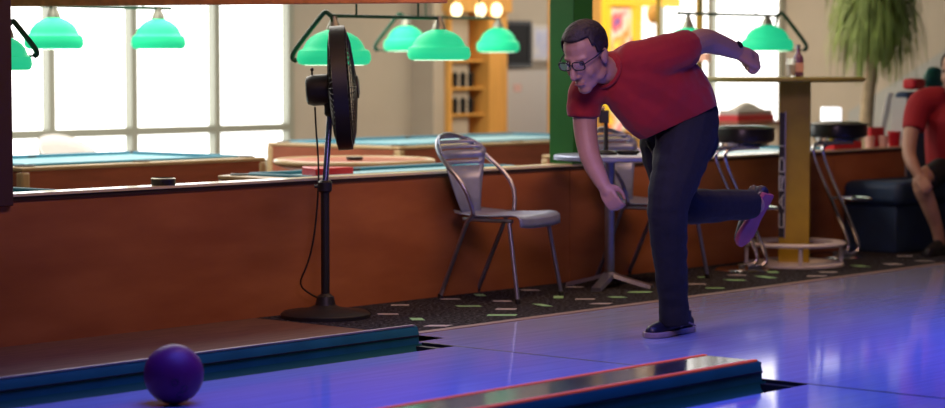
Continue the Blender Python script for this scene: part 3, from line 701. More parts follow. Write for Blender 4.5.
def lamp_shade(mb, c, r, h):
    prof = [(r * a, h * z) for a, z in ((.86, 0), (.95, .04), (1, .15), (.99, .28), (.95, .40), (.84, .46), (.80, .54), (.74, .66), (.63, .78), (.46, .89), (.28, .96), (.18, 1))]
    mb.lathe(prof, c, UP, 40, cap=True)
def lamp_row(label, pts, scroll=(), rods=2, bar_ext=0.12, cat='pool lamp', ss=1.0):
    """pts: list of (px, py_bottom, Y, r, h) shades hung from one bar"""
    cs = [(at_y(px, py, Y), r, h) for px, py, Y, r, h in pts]
    m = sum((q[0] for q in cs), V((0, 0, 0))) / len(cs)
    zb = max(q[0].z + q[2] for q in cs) + 0.06
    t = thing('pool_lamp', label, cat, V((m.x, m.y, zb)), 'green pool-table lamps')
    A, B = cs[0][0].copy(), cs[-1][0].copy(); A.z = B.z = zb; d = (B - A).normalized() if len(cs) > 1 else V((1, 0, 0))
    A -= d * bar_ext; B += d * bar_ext
    b = MB(); b.tube([A, B], 0.010, 10); b.build('bar', 'darkgreen', t)
    for k in range(rods):
        q = A.lerp(B, 0.22 + 0.56 * k / max(1, rods - 1)) if rods > 1 else A.lerp(B, 0.5)
        b = MB(); b.tube([q, V((q.x, q.y, 2.9))], 0.006); b.build('rod', 'darkgreen', t)
    for c0, r, h in cs:
        b = MB(); lamp_shade(b, c0, r, h); s = b.build('lamp_shade', 'lampgreen', t)
        b = MB(); b.lathe([(0.04, 0.0), (0.032, 0.03), (0.02, 0.05), (0.018, 0.075)], c0 + UP * (h - 0.004), UP, 16); b.build('gallery', 'brass', t)
        b = MB(); b.lathe([(r * 0.78, 0.003), (r * 0.78, 0.0), (0.0, 0.0)], c0 - UP * 0.002, UP, 24); b.build('diffuser', 'lampglow', s)
        b = MB(); b.tube([c0 + UP * (h + 0.06), V((c0.x, c0.y, zb))], 0.012); b.build('stem', 'brass', t)
    for end, sg in scroll:
        e = A if end == 0 else B
        S = lambda x, z: e + RT * sg * x * ss + UP * z * ss
        def smooth(pts2):
            fp = [pts2[i].lerp(pts2[i + 1], j / 4) for i in range(len(pts2) - 1) for j in range(4)] + [pts2[-1]]
            for _ in range(2): fp = [fp[0]] + [(fp[i - 1] + fp[i] * 2 + fp[i + 1]) / 4 for i in range(1, len(fp) - 1)] + [fp[-1]]
            return fp
        b = MB(); b.tube(smooth([S(0, 0), S(.03, .025), S(.06, -.01), S(.20, -.19), S(.205, -.225), S(.18, -.235)]), 0.013, 8)
        b.tube(smooth([S(.18, -.235), S(.10, -.238), S(.0, -.235)]), 0.005, 8); b.tube(smooth([S(.0, -.235), S(-.03, -.20), S(-.02, -.12), S(0, 0)]), 0.008, 8); b.build('scroll_bracket', 'darkgreen', t)
lamp_row('pair of green glass pool lamps before the left windows', [(54, 49, 10.38, .168, .182), (158.5, 49, 10.38, .162, .182)], bar_ext=.10)
lamp_row('cut-off green pool lamp at the left frame edge behind the dark post', [(6, 70, 8.5, .118, .15)], scroll=[(1, 1)], rods=1, bar_ext=.02, ss=0.62)
lamp_row('near pair of green pool lamps behind the fan head', [(334, 65, 8.45, .195, .185), (439, 60, 8.45, .175, .17)], scroll=[(0, -1)], bar_ext=.02)
lamp_row('far pair of green pool lamps before the beige wall', [(406, 51, 10.88, .158, .18), (498, 52, 10.88, .158, .18)], scroll=[(0, -1)], bar_ext=.02)
lamp_row('pair of green pool lamps above the bowler\'s outstretched arm', [(688, 52, 8.75, .17, .16), (767, 51, 8.75, .18, .18)], scroll=[(1, 1)], bar_ext=.12)

# ================================================================== BACK OF THE POOL ROOM
def cabinet():
    Y = 13.2; x0, x1 = at_y(449, 100, Y).x, at_y(503, 100, Y).x
    p = V(((x0 + x1) / 2, Y, PF)); t = thing('display_cabinet', 'tall warm-lit wooden display cabinet with bottles against the back wall', 'cabinet', p)
    zt = at_y(475, -4, Y).z
    b = MB(); b.bb((x0, Y + 0.22, PF), (x1, Y + 0.25, zt)); b.build('back_panel', 'orange', t)
    xm = at_y(485, 100, Y).x
    b = MB(); b.bb((xm, Y - 0.05, PF), (x1, Y + 0.22, zt - 0.02)); b.build('side_panel', 'orange', t)
    b = MB(); b.bb((x0, Y, PF), (x0 + 0.04, Y + 0.22, zt - 0.02)); b.build('side_panel', 'orange', t)
    b = MB(); b.bb((x0 - 0.03, Y - 0.08, zt - 0.14), (x1 + 0.03, Y + 0.25, zt)); b.build('crown', 'orange', t)
    for k, z in enumerate((0.75, 0.98, 1.22)):
        b = MB(); b.bb((x0 + 0.04, Y + 0.01, z), (xm, Y + 0.22, z + 0.02)); b.build('shelf', 'orange', t)
    b = MB(); b.bb((x0 + 0.05, Y + 0.14, 0.78), (xm - 0.1, Y + 0.2, 1.2)); b.build('dark_inset', 'tablewood', t)
    for x in (456, 480, 496):
        q = at_y(x, 10, Y - 0.08); b = MB(); b.lathe([(0.06, 0), (0.06, 0.02), (0.04, 0.04)], V((q.x, Y - 0.075, q.z)), V((0, -1, 0)), 20); b.build('spotlight', 'spot', t)
    n = 0; labs = []
    for z in (0.77, 1.0):
        for f in (0.2, 0.45, 0.7):
            q = V((x0 + 0.05 + (xm - x0 - 0.06) * f, Y + 0.08, z)); b = MB(); hh = 0.2 if z < 0.9 else 0.19
            b.lathe([(0, 0), (0.048, 0), (0.05, hh * 0.6), (0.018, hh * 0.8), (0.016, hh)], q, UP, 14)
            tag(b.build('bottle', 'tv', origin=q), '%s dark bottle on the %s shelf of the warm-lit cabinet' % ({0.2: 'leftmost', 0.45: 'middle', 0.7: 'rightmost'}[f], 'lower' if z < 0.9 else 'upper'), 'bottle', 'dark bottles in the display cabinet')
cabinet()
Y = 13.44
def flat_on_back(name, m, x0, y0, x1, y1, label, cat, fm=None, th=0.05):
    a, c = at_y(x0, y1, Y), at_y(x1, y0, Y)
    p = V(((a.x + c.x) / 2, Y, min(a.z, c.z))); t = thing(name, label, cat, p)
    za, zc = at_y(x0, y1, Y).z, at_y(x0, y0, Y).z
    b = MB(); b.bb((a.x, Y, za), (c.x, Y + th, zc)); b.build('panel' if name != 'television' else 'screen', m, t)
    b = MB(); w_ = 0.03
    for A, B in (((a.x - w_, za - w_), (c.x + w_, za)), ((a.x - w_, zc), (c.x + w_, zc + w_)), ((a.x - w_, za), (a.x, zc)), ((c.x, za), (c.x + w_, zc))): b.bb((A[0], Y - 0.01, A[1]), (B[0], Y + th, B[1]))
    b.build('frame', fm or m, t); return t
flat_on_back('television', 'tv', 507, 24, 529, 64, 'dark wall screen beside the warm-lit cabinet', 'screen', 'black')
flat_on_back('poster', 'posterblue', 534, 28, 553, 58, 'pale blue poster on the back wall left of the green post', 'poster', 'wallwhite')
a, c = at_y(507, 132, Y), at_y(549, 70, Y)
b = MB(); b.bb((a.x, Y, PF), (c.x, Y + 0.05, c.z)); dr = struct('door_1', b, 'wallwhite')
q = at_y(518, 88, Y - 0.01); b = MB(); b.bb((q.x - 0.05, Y - 0.008, q.z - 0.035), (q.x + 0.05, Y, q.z + 0.035)); b.build('door_notice', 'pink', dr)
def tub_chair():
    q = at_y(74, 150, 12.4); p = V((q.x, 12.4, PF)); t = thing('tub_chair', 'white tub chair in front of the left windows, beyond the long pool table', 'chair', p)
    zt_ = at_y(74, 135, 12.4).z - PF; b = MB(); rows = []
    for k in range(7):
        f = k / 6; row = []
        for a in range(17):
            th = R(-20 + 220 * a / 16); top = 0.40 + (zt_ - 0.40) * math.sin(math.pi * (0.08 + 0.84 * a / 16)) ** 0.6
            rr = 0.20 + 0.05 * f; row.append(p + V((rr * math.cos(th), rr * math.sin(th), 0.36 + (top - 0.36) * f)))
        rows.append(row)
    b.add([x for q_ in rows for x in q_], [(i * 17 + k, i * 17 + k + 1, (i + 1) * 17 + k + 1, (i + 1) * 17 + k) for i in range(6) for k in range(16)])
    o = b.build('shell', 'wallwhite', t); bake(o, [('SOLIDIFY', dict(thickness=0.02))])
    b = MB(); b.lathe([(0, 0.36), (0.19, 0.36), (0.20, 0.40), (0, 0.42)], p, UP, 28); b.build('seat', 'wallwhite', t)
    for k in range(4):
        d = V((math.cos(R(45 + 90 * k)), math.sin(R(45 + 90 * k)), 0)); b = MB(); b.tube([p + d * 0.13 + UP * 0.37, p + d * 0.19], 0.012, 10); b.build('leg', 'alu', t)
tub_chair()
# arcade machine with yellow surround, right of green post
def arcade():
    Yc = 12.2; x0, x1 = at_y(601, 100, Yc).x, at_y(655, 100, Yc).x
    p = V(((x0 + x1) / 2, Yc, PF)); t = thing('arcade_machine', 'lit yellow arcade machine with colourful screen behind the bowler\'s back', 'arcade machine', p)
    zt = at_y(630, -6, Yc).z; zl = at_y(630, 6, Yc).z
    b = MB(); b.bb((x0, Yc, PF), (x1, Yc + 0.6, zt)); b.build('cabinet', 'orange', t, bevel=0.01)
    b = MB(); b.bb((x0, Yc - 0.06, zl), (x1 + 0.3, Yc, zt)); b.build('marquee', 'yellowsign', t)
    for f0, f1 in ((0.0, 0.10), (0.52, 0.66)):
        b = MB(); b.bb((x0 + (x1 - x0) * f0, Yc - 0.05, 0.7), (x0 + (x1 - x0) * f1, Yc, zl)); b.build('side_light', 'yellowsign', t)
    m = bpy.data.materials.new('screen_picture'); m.use_nodes = True; nt = m.node_tree; bs = nt.nodes['Principled BSDF']
    tc = nt.nodes.new('ShaderNodeTexCoord'); nz = nt.nodes.new('ShaderNodeTexNoise'); nz.inputs['Scale'].default_value = 5; cr = nt.nodes.new('ShaderNodeValToRGB')
    el = cr.color_ramp.elements; el[0].position = 0.3; el[0].color = (0.12, 0.10, 0.35, 1); el[1].position = 0.72; el[1].color = (1, 0.75, 0.1, 1)
    for ps, cc in ((0.42, (0.75, 0.12, 0.10, 1)), (0.5, (0.85, 0.6, 0.5, 1)), (0.58, (0.5, 0.55, 0.3, 1)), (0.64, (1, 0.25, 0.05, 1))):
        e = el.new(ps); e.color = cc
    nt.links.new(tc.outputs['Object'], nz.inputs['Vector']); nt.links.new(nz.outputs[0], cr.inputs[0]); nt.links.new(cr.outputs[0], bs.inputs['Base Color']); nt.links.new(cr.outputs[0], bs.inputs['Emission Color']); bs.inputs['Emission Strength'].default_value = 0.75
    b = MB(); b.bb((x0 + (x1 - x0) * 0.11, Yc - 0.03, 0.62), (x0 + (x1 - x0) * 0.51, Yc, zl - 0.02)); b.build('screen', m, t)
    b = MB(); b.bb((x0 + (x1 - x0) * 0.67, Yc - 0.03, 0.62), (x1, Yc, zl)); b.build('lit_panel', 'litwhite', t)
    b = MB(); q = V((x1 - 0.12, Yc - 0.07, at_y(648, 14, Yc).z)); b.ell(q, (0.09, 0.04, 0.09)); b.build('badge', 'orange', t)
arcade()
# thin yellow post with small brown box near the end windows
p = at_x(699, 100, 16.6); p.z = PF
t = thing('sign_post', 'thin yellow post with a small brown sign box before the bright window', 'post', p)
b = MB(); b.tube([p, V((p.x, p.y, 2.2))], 0.035, 12); b.build('post', 'yellowdark', t)
q = at_x(701, 57, 16.6); b = MB(); b.box(q - FW * 0.06, (0.06, 0.16, 0.08)); b.build('sign_box', 'pink', t, bevel=0.005)
b = MB(); b.lathe([(0, 0), (0.16, 0), (0.15, 0.02), (0.03, 0.03)], p, UP, 20); b.build('base', 'yellowdark', t)
p = at_y(658, 100, 11.6); p.z = PF
t = thing('sign_post', 'slim dark post right of the yellow arcade machine', 'post', p)
b = MB(); b.tube([p, V((p.x, p.y, 2.9))], 0.02, 12); b.build('post', 'yellowdark', t)
b = MB(); b.lathe([(0, 0), (0.08, 0), (0.08, 0.01), (0.025, 0.02)], p, UP, 16); b.build('base', 'yellowdark', t)

# ---- palm
def palm():
    p = at_y(866, 100, 9.5); p.z = PF; D = depth(p); s = D / FOC
    t = thing('potted_palm', 'tall ponytail palm with drooping leaves against the beige wall', 'palm', p)
    b = MB(); b.lathe([(0, 0), (0.16, 0), (0.21, 0.32), (0.23, 0.32), (0.23, 0.36), (0.19, 0.36), (0.18, 0.30), (0, 0.30)], p, UP, 28); b.build('pot', 'pot', t)
    top = at_d(876, 20, D); base = V((p.x, p.y, PF + 0.30)); mid = at_d(866, 125, D); up_ = at_d(872, 65, D)
    b = MB(); b.chain([(base, 0.085), (mid, 0.055), (up_, 0.045), (top, 0.05)]); b.build('trunk', 'trunk', t)
    rnd = random.Random(3); b = MB()
    for k in range(950):
        a = rnd.uniform(0, 2 * math.pi); o = top + V((0, 0, rnd.uniform(0.0, 0.5)))
        R0 = rnd.uniform(0.06, 0.43); L = rnd.uniform(0.25, 0.75); h = rnd.uniform(0.02, 0.10)
        d = V((math.cos(a), math.sin(a), 0)); sd = V((-d.y, d.x, 0)); wd = rnd.uniform(0.010, 0.021); rows = []
        for q in range(7):
            f = q / 6
            pos = o + d * (R0 * (1 - (1 - f) ** 2.2)) + UP * (h * math.sin(math.pi * min(1, f * 2.2)) * (1 if f < 0.45 else 0) - L * max(0, f - 0.18) ** 1.4)
            ww = wd * (1 - f * 0.75); rows.append((pos - sd * ww, pos + sd * ww))
        b.add([x for r_ in rows for x in r_], [(2 * q, 2 * q + 1, 2 * q + 3, 2 * q + 2) for q in range(6)])
    o = b.build('leaves', 'leaf', t); o['kind'] = 'stuff'
palm()
# sloping grey parapet (ramp) in the far corner
Xr = 16.9
P = [at_x(848, 112, Xr), at_x(960, 40, Xr), at_x(960, 160, Xr), at_x(848, 160, Xr)]
P[2].z = P[3].z = PF
b = MB(); b.prism(P, (0.12, 0, 0)); struct('wall_ramp', b, 'grey')
q0, q1 = at_x(883, 130, 15.5), at_x(891, 93, 15.5)
t = thing('leaning_board', 'narrow white board leaning beside the palm trunk', 'board', V((q0.x, q0.y, PF)))
lo = q0 + (q0 - q1) * ((q0.z - PF) / (q1.z - q0.z)); b = MB(); dv = (q1 - lo); sd = RT
b.prism([lo - sd * 0.02 + UP * 0, lo + sd * 0.02, q1 + sd * 0.025, q1 - sd * 0.025], FW * 0.03); b.build('board', 'white', t)
# objects on top of the bench backrest behind seated man
p = V((at_y(914, 100, 8.0).x, 8.0, 1.0205)); b = MB(); b.box(p + UP * 0.05, (0.16, 0.10, 0.075)); tag(b.build('bag', 'red', origin=p + UP * 0.01, bevel=0.02), 'dark red bag on the bench back beside the seated man', 'bag')
p = V((at_y(934, 80, 8.0).x, 8.0, 1.0205)); b = MB(); b.ell(p + UP * 0.085, (0.12, 0.055, 0.085)); tag(b.build('bag', 'divblue', origin=p), 'blue bundle on the bench back beside the seated man\'s head', 'bag')

# ================================================================== PEOPLE
def frame(f, u):
    f = f.normalized(); u = (u - f * u.dot(f)).normalized(); x = f.cross(u)  # x to the person's right when f forward,u up
    return M((x, f, u)).transposed()
def head_into(mb, c, Rm, s):
    E = lambda p, r: mb.ell(c + Rm @ (V(p) * s), [k * s for k in r], Rm)
    C = lambda pts: mb.chain([(c + Rm @ (V(p) * s), r * s) for p, r in pts])
    E((0, -.012, .045), (.077, .098, .083)); E((0, .028, -.025), (.064, .070, .092)); E((0, .040, -.085), (.046, .050, .034)); E((0, .072, -.106), (.030, .024, .020))
    C([((0, .090, .024), .010), ((0, .112, -.010), .012), ((0, .122, -.028), .0135)]); E((-.012, .105, -.034), (.010, .012, .009)); E((.012, .105, -.034), (.010, .012, .009))
    C([((-.045, .068, .030), .009), ((-.02, .082, .032), .009), ((.02, .082, .032), .009), ((.045, .068, .030), .009)])
    for sx in (-1, 1):
        E((sx * .038, .058, -.03), (.024, .028, .032)); E((sx * .078, -.008, -.008), (.011, .021, .033)); E((sx * .084, -.016, .004), (.008, .016, .022)); E((sx * .052, .01, -.075), (.016, .035, .022))
    E((0, .092, -.066), (.024, .011, .007)); E((0, .090, -.079), (.021, .012, .009))
def head_parts(par, c, Rm, s, glasses=True, hairm='hair'):
    T = lambda p: c + Rm @ (V(p) * s)
    for sx in (-1, 1):
        b = MB(); b.ell(T((sx * .031, .082, .014)), .0105 * s); b.build('eye', 'eye', par)
    b = MB(); b.tube([T((-.024, .098, -.072)), T((-.010, .1025, -.0715)), T((.010, .1025, -.0715)), T((.024, .098, -.072))], .0022 * s, 6); b.build('mouth', 'lip', par)
    # hair cap
    b = MB(); nu, nv = 48, 30; cen = V((0, -.014, .045)); rad = V((.0815, .103, .089)); vs = []; keep = {}
    for i in range(nv + 1):
        t_ = math.pi * i / nv
        for k in range(nu):
            a = 2 * math.pi * k / nu; d = V((math.sin(t_) * math.cos(a), math.sin(t_) * math.sin(a), math.cos(t_)))
            p = cen + V((d.x * rad.x, d.y * rad.y, d.z * rad.z)); j = 1 + 0.025 * noise.noise(p * 60); p = cen + (p - cen) * j
            vs.append(p)
    def ok(p):
        if p.y > 0.030: return p.z > 0.100 - 0.1 * max(0, abs(p.x) - .03)
        if p.y > 0.002: return p.z > 0.022 if p.y < .022 else p.z > .06
        if p.y > -0.035: return p.z > 0.028
        return p.z > -0.055
    fs = []
    for i in range(nv):
        for k in range(nu):
            q = (i * nu + k, i * nu + (k + 1) % nu, (i + 1) * nu + (k + 1) % nu, (i + 1) * nu + k)
            m = sum((vs[j] for j in q), V((0, 0, 0))) / 4
            if ok(m): fs.append(q)
    b.add([T(p) for p in vs], fs); o = b.build('hair', hairm, par)
    bm = bmesh.new(); bm.from_mesh(o.data); bmesh.ops.delete(bm, geom=[v for v in bm.verts if not v.link_faces], context='VERTS'); bmesh.ops.remove_doubles(bm, verts=bm.verts, dist=1e-5); bm.to_mesh(o.data); bm.free()
    bake(o, [('SOLIDIFY', dict(thickness=.009 * s, offset=0.6)), ('SMOOTH', dict(factor=0.5, iterations=2))]); o.data.polygons.foreach_set('use_smooth', [True] * len(o.data.polygons))
    if glasses:
        g = MB()
        for sx in (-1, 1):
            lp = [T((sx * .033 + .026 * math.copysign(abs(math.cos(a)) ** .6, math.cos(a)), .112 - .006 * abs(math.cos(a)) * (1 if math.cos(a) * sx > 0 else 0), .017 + .0175 * math.copysign(abs(math.sin(a)) ** .6, math.sin(a)))) for a in (2 * math.pi * k / 24 for k in range(24))]
            g.tube(lp, .0027 * s, 6, closed=True)
            g.tube([T((sx * .058, .106, .022)), T((sx * .079, .05, .022)), T((sx * .086, -.01, .020)), T((sx * .083, -.03, .0))], .0026 * s, 6)
        g.tube([T((-.008, .112, .020)), T((0, .113, .023)), T((.008, .112, .020))], .003 * s, 6)
        go = g.build('glasses', 'black', par)
        for sx in (-1, 1):
            b = MB(); b.add([T((sx * .033 + .024 * math.cos(a), .112, .017 + .016 * math.sin(a))) for a in (2 * math.pi * k / 20 for k in range(20))], [tuple(range(20))]); lo_ = b.build('lens', 'lens', go)
def hand_into(mb, wrist, Rm, s, curl, thumb_side, spread=0.05, thumb=(0.5, 0.9)):
    """Rm columns: x across knuckles (towards index), y wrist->knuckles, z back of hand"""
    T = lambda p: wrist + Rm @ (V(p) * s)
    mb.chain([(T((0, 0, 0)), .026 * s), (T((.002, .035, 0)), .030 * s)])
    for x in (-.026, -.009, .009, .026): mb.chain([(T((x * .6, .012, 0)), .017 * s), (T((x, .05, .002)), .0155 * s), (T((x * 1.06, .086, .002)), .0125 * s)])
    mb.ell(T((.024, .035, -.014)), [.018 * s, .03 * s, .014 * s], Rm)
    for x, l, cz in ((.029, .070, 0), (.0098, .078, .05), (-.0098, .073, .1), (-.028, .058, .16)):
        p = V((x * 1.06, .086, .002)); ang = 0; pts = [(T(p), .0115 * s)]
        for q, sl in enumerate((.46, .31, .25)):
            ang += (curl[q] + cz * 0.6)
            p = p + V((x * spread * 4 * sl * l / .07, math.cos(ang) * l * sl, -math.sin(ang) * l * sl)); pts.append((T(p), (.0105 - .0012 * q) * s))
        mb.chain(pts, 10)
    p0 = V((.020, .018, -.008)); p1 = p0 + V((.026, .022, -.014)); p2 = p1 + V((.012 - .02 * thumb[0], .027, -.012 - .012 * thumb[1])); p3 = p2 + V((.002 - .02 * thumb[0], .022, -.006 - .012 * thumb[1]))
    if thumb_side < 0: pass
    mb.chain([(T(p0), .016 * s), (T(p1), .0135 * s), (T(p2), .0115 * s), (T(p3), .0095 * s)], 10)
def shoe(par, heel, toe_dir, up_dir, L, name, mu, ms, mt, wscale=1.0):
    Rm = frame(toe_dir, up_dir); T = lambda p: heel + Rm @ V(p)   # x right,y toe,z up
    W = L * 0.36 * wscale
    ol = [(0, 0.0, .30), (0, .06, .34), (0, .25, .36), (0, .45, .33), (0, .62, .42), (0, .78, .46), (0, .92, .34), (0, 1.0, .10)]
    def outline(k, z): return [T((W * (-w0) * k, y * L, z)) for _, y, w0 in ol] + [T((W * w0 * k, y * L, z)) for _, y, w0 in ol[::-1]]
    b = MB(); b.loft([outline(1.0, 0), outline(1.05, .006), outline(1.05, .018), outline(1.0, .024)]); so = b
    u = MB()
    u.chain([(T((0, .05 * L, .045)), .036), (T((0, .22 * L, .05)), .037), (T((0, .42 * L, .045)), .038), (T((0, .66 * L, .032)), .040), (T((0, .88 * L, .024)), .033)])
    u.chain([(T((0, .12 * L, .05)), .036), (T((0, .13 * L, .10)), .037)], cap1=False)
    u.chain([(T((0, .25 * L, .07)), .032), (T((0, .55 * L, .05)), .034)])
    o = u.build(name, mu, par); organic(o, .006, 4)
    bm = bmesh.new(); bm.from_mesh(o.data); w0 = V((0, 0, 0)); q = o
    while q is not None: w0 += q.location; q = q.parent
    bmesh.ops.bisect_plane(bm, geom=bm.verts[:] + bm.edges[:] + bm.faces[:], plane_co=heel + Rm @ V((0, 0, .012)) - w0, plane_no=Rm @ V((0, 0, -1)), clear_outer=True); bm.to_mesh(o.data); bm.free()
    so.build('sole', ms, o, bevel=0.003)
    b = MB()
    for k in range(5):
        y = (.28 + .07 * k) * L; z = .112 - .009 * k - .004
        b.tube([T((-.026, y, z - .022)), T((-.012, y + .004, z - .004)), T((.012, y + .004, z - .004)), T((.026, y, z - .022))], .0028, 6)
    b.build('laces', mt, o)
    b = MB(); b.tube([T((-.041, .02 * L, .03)), T((-.042, .2 * L, .05)), T((-.043, .4 * L, .035))], .004, 6); b.tube([T((.041, .02 * L, .03)), T((.042, .2 * L, .05)), T((.043, .4 * L, .035))], .004, 6); b.build('side_stripe', mt, o)
    return o

def bowler():
    ft = at_z(664, 336); Z0 = depth(ft)
    def P(x, y, dz=0.0): return at_d(x, y, Z0 + dz)
    def K(x, y, dz, r): return (P(x, y, dz), r * (Z0 + dz) / FOC)
    t = thing('person', 'man in red t-shirt, dark jeans and glasses, bent low after releasing the ball', 'person', V((ft.x, ft.y, 0)))
    # ---- body (skin)
    b = MB()
    hf = (RT * -0.50 - UP * 0.50 - FW * 0.70).normalized(); hu = (RT * -0.36 + UP * 0.85 - FW * 0.45)
    Rh = frame(hf, hu); hc = P(586, 56, -0.36); hs = 1.10
    head_into(b, hc, Rh, hs)
    b.chain([(hc + Rh @ V((0, -.03, -.04)) * 1, .062), (P(604, 70, -.27), .064), (P(618, 72, -.2), .07)])
    b.chain([K(618, 72, -.22, 18), K(640, 82, -.15, 24), K(662, 98, -.08, 24), K(684, 122, -.02, 22)])       # trunk core
    # right arm (image left), hanging
    b.chain([K(590, 88, -.16, 13), K(585, 118, -.15, 12.5), K(588, 148, -.17, 11), K(594, 166, -.21, 10), K(604, 186, -.28, 7)])
    b.chain([K(618, 75, -.2, 16), K(590, 90, -.16, 14)])
    # left arm (image right), raised behind
    b.chain([K(645, 62, -.26, 14), K(676, 49, -.23, 12.5), K(690, 45.5, -.18, 13), K(704, 41, -.06, 12.8), K(720, 45, .04, 10.8), K(737, 51.5, .13, 8.2)])
    # legs core
    b.chain([K(688, 130, -.05, 20), K(672, 198, -.18, 14), K(670, 260, -.10, 11), K(674, 318, -.01, 9)])
    b.chain([K(664, 148, .10, 15), K(682, 202, .2, 13), K(722, 206, .36, 11), K(756, 205, .5, 9)])
    # hands
    w1 = P(604, 186, -.28)
    ydir = (P(616, 209, -.33) - w1).normalized(); Rr = frame(ydir, (RT * -0.45 - FW * 0.8 + UP * .1))
    hand_into(b, w1, M((Rr.col[0] * -1, Rr.col[1], Rr.col[2] * 1)).transposed(), 0.9, (.5, .65, .5), 1, 0.0)
    w2 = P(738, 52, .13)
    yd2 = (P(757, 62, .18) - w2).normalized(); R2 = frame(yd2, (RT * 0.5 + UP * 0.55 - FW * .5))
    hand_into(b, w2, M((R2.col[0] * -1, R2.col[1], R2.col[2])).transposed(), 1.28, (1.35, 1.5, 1.0), 1, 0.0)
    body = b.build('body', 'skin', t); organic(body, .0055, 6, .5)
    head_parts(t, hc, Rh, hs)
    # ---- shirt
    b = MB()
    b.chain([K(612, 70, -.22, 20), K(632, 74, -.19, 33), K(656, 88, -.12, 38), K(680, 106, -.05, 36), K(692, 124, -.02, 30)])
    b.chain([K(622, 90, -.21, 21), K(644, 108, -.15, 29), K(664, 124, -.08, 28), K(676, 136, -.04, 26)])
    b.chain([K(636, 62, -.24, 22), K(660, 57, -.24, 22), K(676, 51.5, -.23, 20), K(690, 47, -.18, 18)], cap1=False)
    b.chain([K(616, 74, -.2, 24), K(592, 88, -.17, 21), K(585, 102, -.16, 18), K(584, 117, -.155, 16.5)], cap1=False)
    b.chain([K(650, 58, -.2, 18), K(676, 76, -.1, 24), K(694, 100, -.04, 22), K(698, 116, -.02, 20)])
    sh = b.build('shirt', 'shirt', t); organic(sh, .008, 5)
    nrm = (RT * .40 - UP * .91).normalized()
    cut(sh, P(678, 122, -.05), nrm)
    # folds
    for vtx in sh.data.vertices:
        q = vtx.co
        vtx.co = q + V(vtx.normal) * (0.005 * noise.noise(V((q.dot(RT) * 16, q.z * 5, q.dot(FW) * 6))) + 0.003 * noise.noise(q * 26))
    bake(sh, [('SOLIDIFY', dict(thickness=.006, offset=-1.0))])
    b = MB(); cc = P(606, 71, -.262); axn = (hc - P(618, 74, -.2)).normalized(); uu = axn.orthogonal().normalized(); vv = axn.cross(uu)
    b.tube([cc + (uu * math.cos(2 * math.pi * k / 28) + vv * math.sin(2 * math.pi * k / 28)) * .074 for k in range(28)], .009, 8, closed=True); b.build('collar', 'shirt', sh)
    # ---- jeans
    b = MB()
    b.chain([K(686, 112, -.03, 29), K(687, 128, -.05, 31.5), K(680, 160, -.13, 28), K(669, 200, -.19, 21.5), K(668, 230, -.16, 19.5), K(670.5, 265, -.10, 17), K(673.5, 300, -.03, 15.2), K(674, 323, .0, 15.5)], cap1=False)
    b.chain([K(666, 134, .05, 24), K(661, 148, .06, 21), K(668, 175, .13, 20), K(684, 203, .2, 18.5), K(705, 206, .28, 17.5), K(730, 205, .38, 16), K(752, 204, .47, 15)], cap1=False)
    b.chain([K(700, 112, 0, 19), K(693, 140, .02, 26)])
    je = b.build('jeans', 'jeans', t); organic(je, .008, 4)
    for vtx in je.data.vertices:
        q = vtx.co; vtx.co = q + V(vtx.normal) * (0.006 * noise.noise(V((q.x * 9, q.y * 9, q.z * 22))))
    b = MB(); b.tube([P(646, 141, .0), P(652, 152, -.06), P(656, 163, -.07)], .004, 6); b.build('pocket_seam', 'black', je)
    # belt loop end at the front
    # ---- shoes
    td = V((-1, -0.05, 0)).normalized(); heel = at_z(688.5, 331.5); heel.z = 0.001
    shoe(t, heel, td, UP, .335, 'shoe', 'shoe', 'shoewhite', 'shoewhite', 1.05)
    hp = P(770, 195, .53); tp = P(741, 247, .60); td2 = (tp - hp).normalized(); updir = (RT * -0.62 - UP * 0.30 + FW * 0.15 - 0.0 * FW)
    updir = (RT * -0.85 - UP * 0.45 + FW * 0.55)
    shoe(t, hp, td2, updir, (tp - hp).length, 'shoe', 'shoe', 'shoepurple', 'shoewhite', 1.35)
    # ---- watch
    c0 = P(733.5, 50, .115); axw = (P(738, 52, .13) - P(728, 48, .09)).normalized(); uu = axw.orthogonal().normalized(); vv = axw.cross(uu)
    b = MB(); b.lathe([(.036, -.012), (.0385, -.010), (.0385, .010), (.036, .012)], c0, axw, 28, cap=False); wo = b.build('watch', 'black', t)
    b = MB(); nn = (RT * .3 + UP * .6 - FW * .6); nn = (nn - axw * nn.dot(axw)).normalized(); b.lathe([(.018, 0), (.018, .008), (.0, .009)], c0 + nn * .037, nn, 20); b.build('watch_case', 'tv', wo)
bowler()

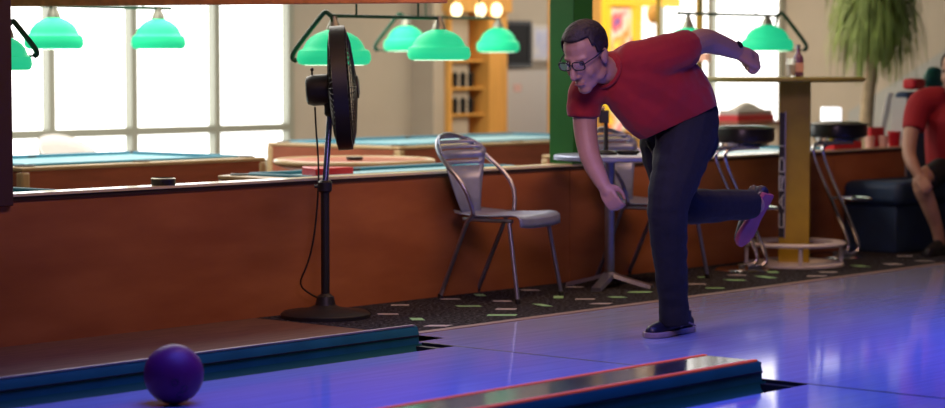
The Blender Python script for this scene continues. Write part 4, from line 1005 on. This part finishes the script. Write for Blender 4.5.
def sitter():
    ft = at_z(940, 254.5); Z0 = depth(ft)
    def P(x, y, dz=0.0): return at_d(x, y, Z0 + dz)
    def K(x, y, dz, r): return (P(x, y, dz), r * (Z0 + dz) / FOC)
    t = thing('person', 'seated man in bright red t-shirt and dark shorts, hand on his knee', 'person', V((ft.x, ft.y, 0)))
    b = MB(); hf = (RT * -0.6 - FW * 0.75 - UP * .1); Rh = frame(hf, UP); hc = P(955, 72, .12)
    head_into(b, hc, Rh, 1.06)
    b.chain([(hc + Rh @ V((0, -.03, -.05)), .055), (P(955, 100, .2), .06)])
    b.chain([K(955, 105, .22, 18), K(955, 140, .3, 20), K(957, 160, .34, 18)])
    b.chain([K(920, 103, .2, 9), K(912, 128, .15, 8), K(909, 152, .05, 7), K(913, 165, -.03, 6.5), K(919, 176, -.09, 4.5)])
    b.chain([K(990, 103, .2, 9), K(996, 150, .12, 7.5), K(975, 178, -.03, 4.5)])
    b.chain([K(948, 167, .32, 11), K(922, 180, -.06, 9.5), K(929, 205, -.06, 8.2), K(936, 225, -.02, 6.5), K(940, 243, .0, 5.5)])
    b.chain([K(966, 167, .32, 11), K(970, 182, -.1, 9.5), K(974, 210, -.08, 8), K(976, 246, -.05, 5.5)])
    w1 = P(919, 176, -.09); yd = (P(925, 185, -.16) - w1).normalized(); Rr = frame(yd, (-FW * .8 + UP * .5 - RT * .3))
    hand_into(b, w1, Rr, .92, (.35, .5, .4), 1)
    w1 = P(975, 178, -.03); yd = (P(969, 184, -.16) - w1).normalized(); Rr = frame(yd, (-FW * .6 + UP * .7))
    hand_into(b, w1, Rr, .92, (.35, .5, .4), 1)
    bo = b.build('body', 'skin', t); organic(bo, .007, 3)
    head_parts(t, hc, Rh, 1.06, glasses=False)
    b = MB()
    b.chain([K(955, 98, .22, 14), K(955, 115, .24, 30), K(955, 145, .3, 30), K(956, 172, .33, 29)])
    b.chain([K(940, 100, .22, 14), K(924, 102, .2, 14), K(917, 112, .18, 13), K(913.5, 130, .15, 11.5)], cap1=False); b.chain([K(970, 100, .22, 14), K(986, 102, .2, 14), K(993, 130, .15, 11.5)], cap1=False)
    s = b.build('shirt', 'shirt2', t); organic(s, .01, 4); cut(s, P(955, 172, .3), -UP)
    b = MB(); b.chain([K(956, 160, .34, 20), K(950, 166, .3, 14), K(934, 174, .1, 12.5), K(926, 180, -.01, 12.5)], cap1=False); b.chain([K(964, 166, .3, 14), K(969, 181, .0, 12.5)], cap1=False)
    s = b.build('shorts', 'jeans', t); organic(s, .009, 4)
    for x, dz, nm in ((943, .06, 0), (979, .02, 0)):
        h = P(x, 252, dz); h.z = 0.001; shoe(t, h, (-RT * .55 - FW * .85), UP, .28, 'shoe', 'black', 'black', 'black')
sitter()
